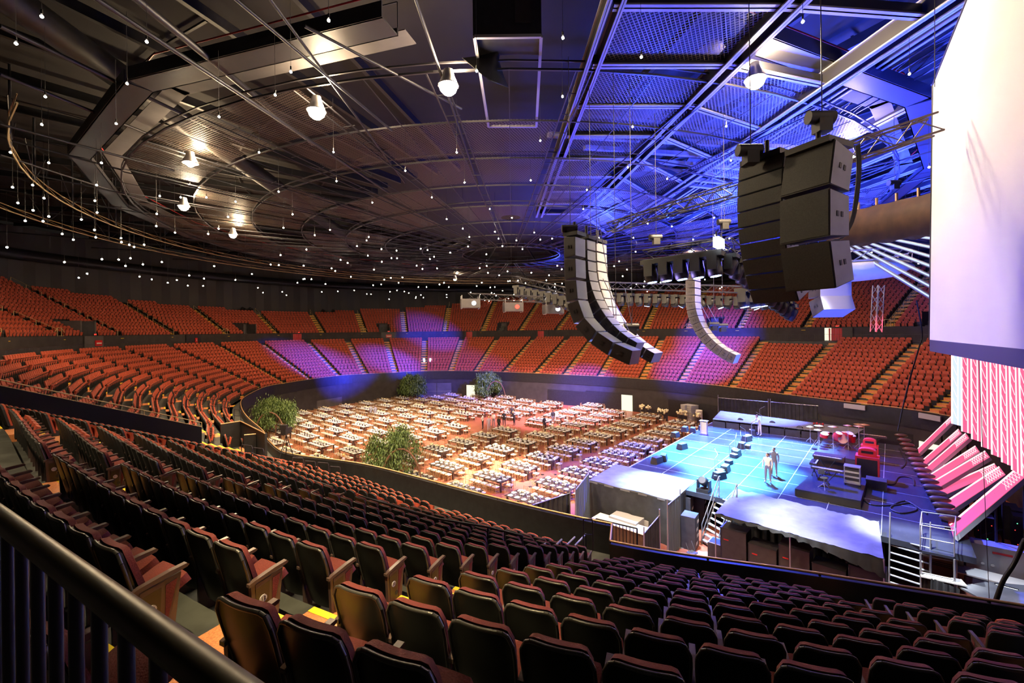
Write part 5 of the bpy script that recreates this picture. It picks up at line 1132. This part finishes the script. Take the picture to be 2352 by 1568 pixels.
# guard gate
t = thing('guard_gate', 'black barred safety gate at the top of the floor steps beside the pallets', 'gate'); p, q = at(1370, 1262, 3.55), at(1464, 1288, 3.55); a = MB(); a.path([p, p+Vector((0, 0, 1.1)), q+Vector((0, 0, 1.1)), q, p], .028, 'black', 8); a.build('frame', t)
for i in range(1, 12): b = MB(); c = p.lerp(q, i/12); b.tube(c, c+Vector((0, 0, 1.1)), .013, 'black', 6); b.build('bar', t)
a = MB(); a.prism([at(1338, 1300, 3.5), at(1346, 1235, 3.5), at(1475, 1262, 3.5), at(1470, 1300, 3.5), at(1440, 1320, 3.5)], (0, 0, -.12), 'terrace'); struct(a.build('landing'))
# concourse openings: dark doorways, doors, signs on the concourse wall
def onwall(u, v, s=SF-.06, z=None):
    best = None
    for tt in np.linspace(4.5, NS-1.2, 900):
        p = ring(s, [tt])[0]
        if p[1] < 1: continue
        uu, vv = px(p[0], p[1], EYE)
        if best is None or abs(uu-u) < best[0]: best = (abs(uu-u), tt, p)
    tt, p = best[1], best[2]; q = ring(s, [tt+.01])[0]; d = Vector((q[0]-p[0], q[1]-p[1], 0)).normalized(); z = z if z is not None else EYE-(v-(HV-(u-1176)*.01144))/1000*p[1]; return Vector((p[0], p[1], z)), d, tt
def inward(tt): p, q = ring(0, [tt])[0], ring(1, [tt])[0]; v = Vector((p[0]-q[0], p[1]-q[1], 0)); return v.normalized()
k = 1
for u, w_, red, lab in [(215, 3.0, 0, 0), (445, 2.2, 0, 0), (685, 3.0, 1, 0), (893, 3.0, 0, 0), (1080, 2.6, 1, 0), (1245, 2.6, 1, 0), (1925, 3.2, 1, 1)]:
    c, d, tt = onwall(u, 770); n = inward(tt); a = MB(); a.ob(Vector((c.x, c.y, 9.62))-d*w_/2+n*.02, d*w_, n*.10, (0, 0, 1.68), 'black' if u > 300 else 'wallgrey'); o = struct(a.build('door_%d' % k)); k += 1
    if red: b = MB(); drapes(b, Vector((c.x, c.y, 0))-d*w_*.35+n*.16, Vector((c.x, c.y, 0))+d*w_*.15+n*.16, 9.65, 11.2, 'redleather', .04, .3); b.build('red_curtain', o)
    if u == 1925: b = MB(); b.ob(Vector((c.x, c.y, 9.65))+d*(w_*-.46)+n*.13, d*.75, n*.02, (0, 0, 1.6), 'doorlight'); b.build('lit_gap', o)
    if 2.9 < w_:
        b = MB(); b.ob(Vector((c.x, c.y, 11.35))-d*.3+n*.15, d*.6, n*.05, (0, 0, .22), 'black'); e = b.build('exit_sign', None); tag(e, 'small lit red exit sign over a concourse doorway', 'sign', 'exit signs over the concourse doors')
        tm = link('lettering', text_mesh('EXIT', .2, 'redled'), e); tm.location = Vector((c.x, c.y, 11.46))+n*.21; tm.rotation_euler = (pi/2, 0, math.atan2(d.y, d.x) if Vector((d.y, -d.x, 0)).dot(n) > 0 else math.atan2(-d.y, -d.x))
for u, lab in [(223, 'red lit fire cabinet on the concourse wall at far left'), (455, 'small red box on the concourse wall beside the left stairs'), (893, 'red and white sign on the blue lit concourse wall')]:
    c, d, tt = onwall(u, 775); n = inward(tt); a = MB(); a.ob(Vector((c.x, c.y, 10.2))-d*.55+n*.14, d*(1.1 if u != 455 else .35), n*.08, (0, 0, .62), 'red'); a.ob(Vector((c.x, c.y, 10.42))-d*.4+n*.225, d*(.8 if u != 455 else .1), n*.01, (0, 0, .14), 'china'); tag(a.build('fire_cabinet'), lab, 'cabinet')
# front wall of the arena floor: doors and recesses on the far side
for u, v, w_, h, m, nm, lab in [(1001, 867, 5.0, 2.5, 'wallgrey', 'double_door', 'blue lit double door in the far wall'), (1080, 870, 1.5, 2.2, 'doorlight', 0, 0), (1318, 868, 9, 2.2, 'black', 0, 0), (1395, 905, 7, 2.4, 'black', 0, 0), (1437, 900, 1.6, 2.2, 'doorlight', 0, 0), (1600, 905, 9, 2.2, 'black', 0, 0), (1990, 955, 12, 2.6, 'black', 0, 0), (2135, 975, 1.8, 2.2, 'doorlight', 0, 0), (598, 915, 2.2, 2.4, 'purple', 0, 0), (760, 885, 8, 1.2, 'wallgrey', 0, 0)]:
    c, d, tt = onwall(u, v, -1.58, 0); n = inward(tt); a = MB(); a.ob(Vector((c.x, c.y, .02))-d*w_/2+n*.02, d*w_, n*.06, (0, 0, h), m); o = struct(a.build('door_%d' % k)); k += 1
    if nm:
        b = MB(); b.ob(Vector((c.x, c.y, .02))-d*.03+n*.09, d*.06, n*.02, (0, 0, h), 'black'); b.ob(Vector((c.x, c.y, 1.1))-d*w_/2+n*.09, d*w_, n*.02, (0, 0, .06), 'metal'); b.build('door_handle', o)
# covered bar shelves, stacked crates, counters at the far end
for i, (u, v, h, m, lab) in enumerate([(1244, 915, 1.9, 'casew', 'pale tall stack of crates at the far side, leftmost'), (1267, 917, 2.4, 'white', 'tallest white crate stack at the far side'), (1280, 920, 1.7, 'casew', 'low crate stack between the two taller stacks'), (1292, 918, 2.2, 'box', 'brown tinged crate stack at the far side'), (1351, 926, 1.8, 'casew', 'grey crate stack before the bar shelves'), (1365, 928, 2.0, 'box', 'orange brown carton stack right of the bar shelves'), (1375, 930, 1.3, 'box', 'short carton stack, rightmost by the bar shelves'), (1578, 965, 2.0, 'casew', 'bulky wrapped stack of folded chairs near the stage corner'), (1592, 967, 2.0, 'casew', 'second wrapped stack of folded chairs near the stage corner'), (1606, 972, 1.6, 'white', 'round white stack of bowls beside the wrapped chairs')]):
    t = thing('crate_stack', lab, 'stack', at(u, v, 0), .4)
    for j in range(int(h/.2)): a = MB(); w_ = 1.0 if u < 1500 else 1.3; (a.tube((0, 0, j*.2), (0, 0, j*.2+.18), .38, m, 14) if 'round' in lab else a.box((random.uniform(-.03, .03), 0, j*.2+.09), (w_, .7, .17), m)); a.build('crate' if 'round' not in lab else 'bowl', t)
for u, v, L, lab in [(1450, 935, 5.5, 'dark wooden serving counter with flowers near the far wall'), (1300, 905, 4, 'long dark counter in front of the bar shelves'), (1190, 905, 5, 'low serving counter where the white-jacketed staff stand')]:
    t = thing('serving_counter', lab, 'counter', at(u, v, 0), rad(-10)); a = MB(); a.box((0, 0, .5), (L, .7, 1.0), 'wood'); a.build('body', t); b = MB(); b.box((0, 0, 1.02), (L+.1, .8, .05), 'wood'); b.build('top', t)
    for j in range(4): c = tag(link('flower_arrangement', CBM, None, at(u, v, 0)+Vector((-L*.4+j*L*.25, .1, 1.05))), 'cream flower bunch standing on a serving counter', 'flowers', 'flower bunches on the counters')
t = thing('bar_shelves', 'dark wall shelves of glasses at the far side', 'shelves', at(1335, 905, 0)+Vector((0, 1.6, 0)), rad(-25)); a = MB(); a.box((0, 0, 1.2), (5.2, .3, 2.4), 'wood'); a.build('cabinet', t); b = MB()
for z in (1.0, 1.5, 2.0):
    for j in range(16): b.box((-2.3+j*.3, -.2, z), (.1, .1, .22), 'glass')
b.build('glass_rows', t)
for i, (u, v) in enumerate([(1515, 946), (1528, 948), (1562, 952), (1572, 953), (1604, 958), (1612, 948), (1475, 938), (1490, 940), (1655, 962)]):
    t = thing('flower_arrangement', 'large round white flower ball on a stand near the stage corner', 'flowers', at(u, v, 1.0), 0, 'white flower balls by the stage corner'); a = MB()
    for j in range(14): a.sph((random.gauss(0, .16), random.gauss(0, .16), .25+random.gauss(0, .12)), .13, 'flower', 6, 4)
    a.build('blossoms', t); b = MB(); b.box((0, 0, -.5), (.5, .4, 1.0), 'case'); b.build('stand', t)
# blue lit equipment along the left end
for i in range(16):
    u = 820+i*12.5; t = thing('control_rack', 'blue lit black equipment case in the control area at the far left wall', 'case', at(u, 903-i*.5+random.uniform(-2, 3), 0), random.uniform(0, 1), 'control area cases'); a = MB(); h = random.uniform(.8, 1.5); a.box((0, 0, h/2), (1.0, .8, h), 'case' if i % 3 else 'casew'); a.build('body', t); b = MB(); b.box((0, -.41, h*.6), (.6, .02, .25), random.choice(['monitor', 'bluelens', 'steel', 'casew'])); b.build('front_panel', t)
a = MB(); a.box((0, 0, .95), (7, 1.2, .08), 'casew'); 
for x in (-3.3, 0, 3.3): a.box((x, 0, .46), (.1, 1, .92), 'case')
tag(a.build('control_desk', loc=at(868, 905, 0), rz=.5), 'long blue lit control desk in front of the far left wall', 'desk')
# ladders
def ladder(u, v, h, rz, lab, m='ladder'):
    t = thing('step_ladder', lab, 'ladder', at(u, v, 0), rz)
    for s, nm in ((-1, 'front_frame'), (1, 'rear_frame')):
        a = MB()
        for x in (-1, 1): a.tube((x*.42, s*h*.22, 0), (x*.16, 0, h), .04, m, 6)
        n = int(h/.3)
        for i in range(1, n): f = i/n; w_ = .42+(.16-.42)*f; a.box((0, s*h*.22*(1-f), h*f), (2*w_, .07, .03), 'metal' if s < 0 else m)
        a.build(nm, t)
    b = MB(); b.box((0, 0, h), (.4, .2, .08), m); b.build('top_cap', t)
ladder(622, 955, 4.2, .3, 'tall orange stepladder behind the tree at the left end'); ladder(1092, 908, 3.6, .2, 'tall narrow stepladder left of the blue lit tree')
# stands on the floor: blue lamps on pole, camera on tripod
t = thing('light_stand', 'thin pole with two small blue lamps in front of the far seats', 'lamp stand', at(982, 905, 0)); a = MB(); a.tube((0, 0, 0), (0, 0, 6.2), .05, 'steel', 6); a.tube((-.5, 0, 6.2), (.5, 0, 6.2), .04, 'steel', 6); a.build('pole', t); b = MB()
for x in (-.5, .5): b.tube((x, 0, 5.9), (x*1.2, 0, 6.5), .14, 'bluelens', 8)
b.build('lamp_head', t)
t = thing('camera_tripod', 'black television camera on a tripod by the near left wall', 'camera', at(658, 1052, 5.0)); a = MB()
for k_ in range(3): a.tube((0, 0, 1.2), (.4*cos(k_*2.1), .4*sin(k_*2.1), 0), .02, 'black', 6)
a.build('tripod', t); b = MB(); b.box((0, 0, 1.4), (.25, .6, .3), 'black'); b.tube((0, .3, 1.42), (0, .5, 1.42), .08, 'black', 8); b.box((0, -.2, 1.65), (.3, .2, .2), 'black'); b.build('camera_body', t)
for u, v, lab in [(762, 1082, 'pale low bench by the near wall beside the seated blonde woman')]:
    a = MB(); p = at(738, 1058, .5); a.box((0, 0, .25), (1.6, .6, .5), 'box'); tag(a.build('bench', loc=(p.x, p.y, 0), rz=2.2), lab, 'bench')
# ceiling-hung follow lights on the upper wall
for u, v in [(743, 708), (765, 708), (558, 700), (575, 700)]:
    c, d, tt = onwall(u, 700, SF+8); mover(Vector((c.x, c.y, 15.3)), 0, 60, 'small spotlight standing on the upper bowl platform', 'spotlights on the upper bowl', MV, False, 1.6)
for u in (575, 760):
    c, d, tt = onwall(u, 700, SF+8); a = MB(); a.box((0, 0, 0), (4, 1.5, .8), 'wallgrey'); tag(a.build('light_platform', loc=(c.x, c.y, 14.9), rz=math.atan2(d.y, d.x)), 'grey platform box among the upper seats, ' + ('left one' if u < 600 else 'right one'), 'platform')
# vomitory boxes in the upper tier front rows
for i in range(5, NS-2):
    if i % 3 == 1:
        p, q = ring(SF+.3, [i+.88])[0], ring(SF+.3, [i+1.12])[0]; o = ring(SF+3.2, [i+.88])[0]; r_ = ring(SF+3.2, [i+1.12])[0]; a = MB(); z = 12.1
        for c, e in ((p, o), (q, r_), (o, r_)): a.ob((c[0], c[1], 11.2), (e[0]-c[0], e[1]-c[1], 0), (.08, .08, 0), (0, 0, 1.75), 'wallgrey')
        if inframe(p[0], p[1], z): tag(a.build('vomitory_parapet'), 'grey parapet around an entrance cut into the upper seats', 'parapet', 'upper bowl entrance parapets')
for i in range(7, NS-3, 3):
    p = ring(SF+.2, [i+.5])[0]; q = ring(SF+.2, [i+.62])[0]; q0 = ring(SF+.2, [i+.38])[0]; a = MB()
    A = [Vector((q0[0], q0[1], 11.35)), Vector((p[0]*.7+q0[0]*.3, p[1]*.7+q0[1]*.3, 12.15)), Vector((p[0]*.7+q[0]*.3, p[1]*.7+q[1]*.3, 12.15)), Vector((q[0], q[1], 11.35))]; a.path(A, .03, 'rail', 6)
    for c in A[1:3]: a.tube(c, (c.x, c.y, 11.3), .025, 'rail', 6)
    a.tube(A[0]+Vector((0, 0, .02)), A[3]+Vector((0, 0, .02)), .02, 'rail', 5); tag(a.build('trapezoid_rail'), 'beige trapezoid guard rail at the foot of an upper aisle', 'handrail', 'trapezoid rails on the concourse wall')
# banner lights on the far wall at right
for u, v, lab in [(1963, 918, 'pale blue lit strip light on the right far wall, left one'), (2135, 937, 'pale blue lit strip light on the right far wall, right one')]:
    c, d, tt = onwall(u, v, -1.7, 4.4); a = MB(); a.ob(c-d*.8-Vector((0, 0, .3)), d*1.6, inward(tt)*.15, (0, 0, .4), 'casew'); tag(a.build('strip_light'), lab, 'light')

# ------------------------------------------------------------------ people
def person(p, rz, lab, top, legs, hair, arms='down', lean=0, sit=False, H=1.72, long_hair=False):
    t = thing('person', lab, 'person', p, rz); s = H/1.72; bm_v, bm_e, rad_ = [], [], []
    def v(x, y, z, r): bm_v.append((x*s, y*s, z*s)); rad_.append(r*s); return len(bm_v)-1
    dz = -.42 if sit else 0
    pel = v(0, 0, .95+dz, .14); wa = v(0, .0+lean*.3, 1.12+dz, .125); ch = v(0, lean*.7, 1.32+dz, .15); nk_ = v(0, lean, 1.47+dz, .06); hd = v(0, lean+.02, 1.55+dz, .06)
    bm_e.extend([(pel, wa), (wa, ch), (ch, nk_), (nk_, hd)]); hands = []
    for sd in (-1, 1):
        sh = v(sd*.19, lean*.8, 1.40+dz, .06); 
        if arms == 'down': el = v(sd*.25, lean*.6-.02, 1.13+dz, .045); wr = v(sd*.24, lean*.5+.10, .90+dz, .03)
        elif arms == 'fold': el = v(sd*.26, lean+.04, 1.14+dz, .045); wr = v(sd*.05, lean+.22, 1.16+dz, .03)
        else: el = v(sd*.25, lean+.12, 1.16+dz, .045); wr = v(sd*.16, lean+.36, 1.12+dz, .03)
        hp = v(sd*.10, 0, .90+dz, .095)
        if sit: kn = v(sd*.13, .42, .50, .07); an = v(sd*.13, .44, .10, .045); ft = v(sd*.14, .58, .04, .035)
        else: kn = v(sd*.11, .03*sd, .50, .065); an = v(sd*.12, -.02+.04*sd, .10, .045); ft = v(sd*.13, .12+.04*sd, .04, .035)
        bm_e.extend([(ch, sh), (sh, el), (el, wr), (pel, hp), (hp, kn), (kn, an), (an, ft)])
        hands.append(Vector(bm_v[wr]))
    me = bpy.data.meshes.new('body'); me.from_pydata(bm_v, bm_e, []); o = link('body', me, t); me.materials.append(M[top]); me.materials.append(M[legs])
    md = o.modifiers.new('Skin', 'SKIN'); sk = me.skin_vertices[0].data if me.skin_vertices else me.attributes
    if not me.skin_vertices:
        bpy.context.view_layer.objects.active = o; bpy.ops.mesh.customdata_skin_add(); 
    for i, r in enumerate(rad_): me.skin_vertices[0].data[i].radius = (r, r); me.skin_vertices[0].data[i].use_root = (i == 0)
    o.modifiers.new('Subsurf', 'SUBSURF').levels = 1; dg = bpy.context.evaluated_depsgraph_get(); m2 = bpy.data.meshes.new_from_object(o.evaluated_get(dg)); o.modifiers.clear(); m2.materials.clear(); m2.materials.append(M[top]); m2.materials.append(M[legs]); o.data = m2
    for f in m2.polygons: f.use_smooth = True; f.material_index = 1 if f.center.z < (.98+dz)*s and not (abs(f.center.x) > .2*s and f.center.z > .6) else 0
    a = MB(); c = Vector((0, (lean+.03)*s, (1.62+dz)*s)); a.sph(c, .105*s, 'skin', 12, 9, (.82, .95, 1.12)); a.sph(c+Vector((0, .10*s, -.01)), .018*s, 'skin', 6, 4, (.8, 1.1, 1.3))
    for sd in (-1, 1): a.sph(c+Vector((sd*.088*s, 0, 0)), .025*s, 'skin', 6, 4, (.4, .8, 1.1)); a.sph(c+Vector((sd*.035*s, .088*s, .02*s)), .012*s, 'black', 6, 4)
    a.box(c+Vector((0, .096*s, -.05*s)), (.045*s, .01, .008), 'redleather')
    a.tube(c-Vector((0, .02*s, .17*s)), c-Vector((0, .01*s, .07*s)), .05*s, 'skin', 8); a.build('head', t)
    b = MB(); b.sph(c+Vector((0, -.018*s, .03*s)), .115*s, hair, 12, 8, (.86, .92, 1.0))
    if long_hair: b.sph(c+Vector((0, -.06*s, -.10*s)), .11*s, hair, 10, 7, (.9, .6, 1.5))
    b.build('hair', t)
    for hnd in hands:
        g = MB(); g.sph(hnd+Vector((0, .01, -.04)), .04*s, 'skin', 8, 5, (.55, .8, 1.1))
        for k_ in range(4): g.tube(hnd+Vector((0, -.02+k_*.017, -.07)), hnd+Vector((.005, -.015+k_*.017, -.115+.006*abs(k_-1.5))), .008*s, 'skin', 5, .006)
        g.tube(hnd+Vector((0, .025, -.04)), hnd+Vector((0, .055, -.075)), .009, 'skin', 5, .006); g.build('hand', t)
    return t
for (u, v, rz, lab, top, legs, hair, arms, H) in [
 (1109, 985, 1.2, 'person in a white shirt and dark trousers, leftmost of the standing group', 'shirtw', 'shirtb', 'hair', 'fold', 1.75), (1123, 991, .2, 'person in pale lavender clothes seen from behind in the standing group', 'lav', 'lav', 'blond', 'down', 1.72),
 (1134, 980, 2.6, 'person in a white top facing the camera at the back of the group', 'shirtw', 'jean', 'hair', 'fold', 1.7), (1146, 990, -.6, 'person in a short black dress, right of the lavender one', 'shirtb', 'shirtb', 'hair', 'down', 1.65),
 (1158, 979, 2.9, 'person in a black suit standing behind the group', 'shirtb', 'shirtb', 'hair', 'down', 1.8), (1181, 977, 1.8, 'person in black bending by the trolley, right of the group', 'shirtb', 'shirtb', 'blond', 'fwd', 1.7),
 (1176, 965, 0, 'person in a dark jacket with a red sash beyond the trolley', 'shirtb', 'shirtb', 'hair', 'down', 1.8), (1250, 988, .8, 'person in long black clothes standing alone between tables', 'shirtb', 'shirtb', 'hair', 'down', 1.65), (1270, 975, .4, 'person in a dark coat beside a pale standing figure', 'shirtb', 'jean', 'hair', 'down', 1.8), (1278, 972, .1, 'person in pale clothes at the right of the dark coated one', 'shirtw', 'shirtw', 'hair', 'down', 1.7),
 (1136, 905, 3, 'server in a white jacket at the counter, leftmost of three', 'shirtw', 'shirtb', 'hair', 'fwd', 1.75), (1150, 905, 3, 'server in a white jacket at the counter, middle of three', 'shirtw', 'shirtb', 'hair', 'fwd', 1.75), (1163, 906, 3, 'server in a white jacket at the counter, rightmost of three', 'shirtw', 'shirtb', 'hair', 'fwd', 1.75),
 (1102, 915, 2, 'person in glowing white clothes beside the narrow stepladder', 'shirtw', 'shirtw', 'hair', 'down', 1.75), (852, 960, 1, 'person in grey walking between tables, left one of a pair', 'jean', 'jean', 'hair', 'down', 1.75), (862, 962, 1, 'person in grey walking between tables, right one of a pair', 'jean', 'jean', 'hair', 'down', 1.8), (1422, 932, .5, 'dark dressed person at the lit doorway on the far side', 'shirtb', 'shirtb', 'hair', 'down', 1.75)]:
    person(at(u, v, 0), rz, lab, top, legs, hair, arms, 0 if arms != 'fwd' else .1, H=H)
for u, v, z, rz, lab, top, legs, arms in [(1764, 1108, SZ, 2.2, 'person in white and jeans crossing the blue lit stage, left of two', 'shirtw', 'jean', 'down'), (1778, 1092, SZ, 2.4, 'person in dark clothes crossing the blue lit stage, right of two', 'jean', 'jean', 'down'), (1745, 1000, SZ, 1.5, 'person crouching over the monitors at the far end of the row', 'shirtw', 'shirtw', 'fwd')]:
    person(at(u, v, z), rz, lab, top, legs, 'hair', arms, .02 if arms == 'down' else .2)
person(at(790, 1078, 0), 2.2, 'seated blonde person in pale clothes by the near wall', 'lav', 'shirtb', 'blond', 'fwd', 0, True, 1.7, True)
t = person(at(1965, 1425, 0), .3, 'technician with headphones seen from behind at the monitor desk below the rail', 'shirtb', 'shirtb', 'hair', 'fwd', .05, True, 1.75)
a = MB(); c = Vector((0, .03, 1.2)); 
for sd in (-1, 1): a.tube(c+Vector((sd*.09, 0, 0)), c+Vector((sd*.125, 0, 0)), .05, 'black', 10)
a.path([c+Vector((.115*cos(q_), 0, .02+.13*sin(q_))) for q_ in np.linspace(0, pi, 10)], .012, 'black', 6); a.build('headphones', t)
a = MB(); p = at(1960, 1395, 1.2); a.box((0, 0, 0), (1.7, .5, .9), 'glass'); 
t = thing('mixing_desk', 'glass fronted control desk just beyond the near rail, before the technician', 'desk', at(1960, 1400, 0), SR); b = MB(); b.box((0, 0, .45), (1.9, .8, .9), 'case'); b.build('body', t); b = MB(); b.box((0, -.1, .93), (1.8, .6, .06), 'steel'); b.build('control_surface', t)
for i in range(7): c = MB(); c.box((-.8+i*.26, -.1, .97), (.04, .3, .02), 'white'); c.build('fader_strip', t)
# wording on the far stage cases
for txt, u, v, lab in [('QF11', 1803, 984, ''), ('12', 1850, 991, '')]:
    pass
tm = link('lettering', text_mesh('QF 11', .28, 'white')); q = at(1800, 983, SZ+.25); tm.location = q-Vector((.02, .12, 0)); tm.rotation_euler = (pi/2, 0, rad(-42)); 
for o_ in list(COL.objects):
    if o_.name.startswith('case_row'): tm.parent = o_
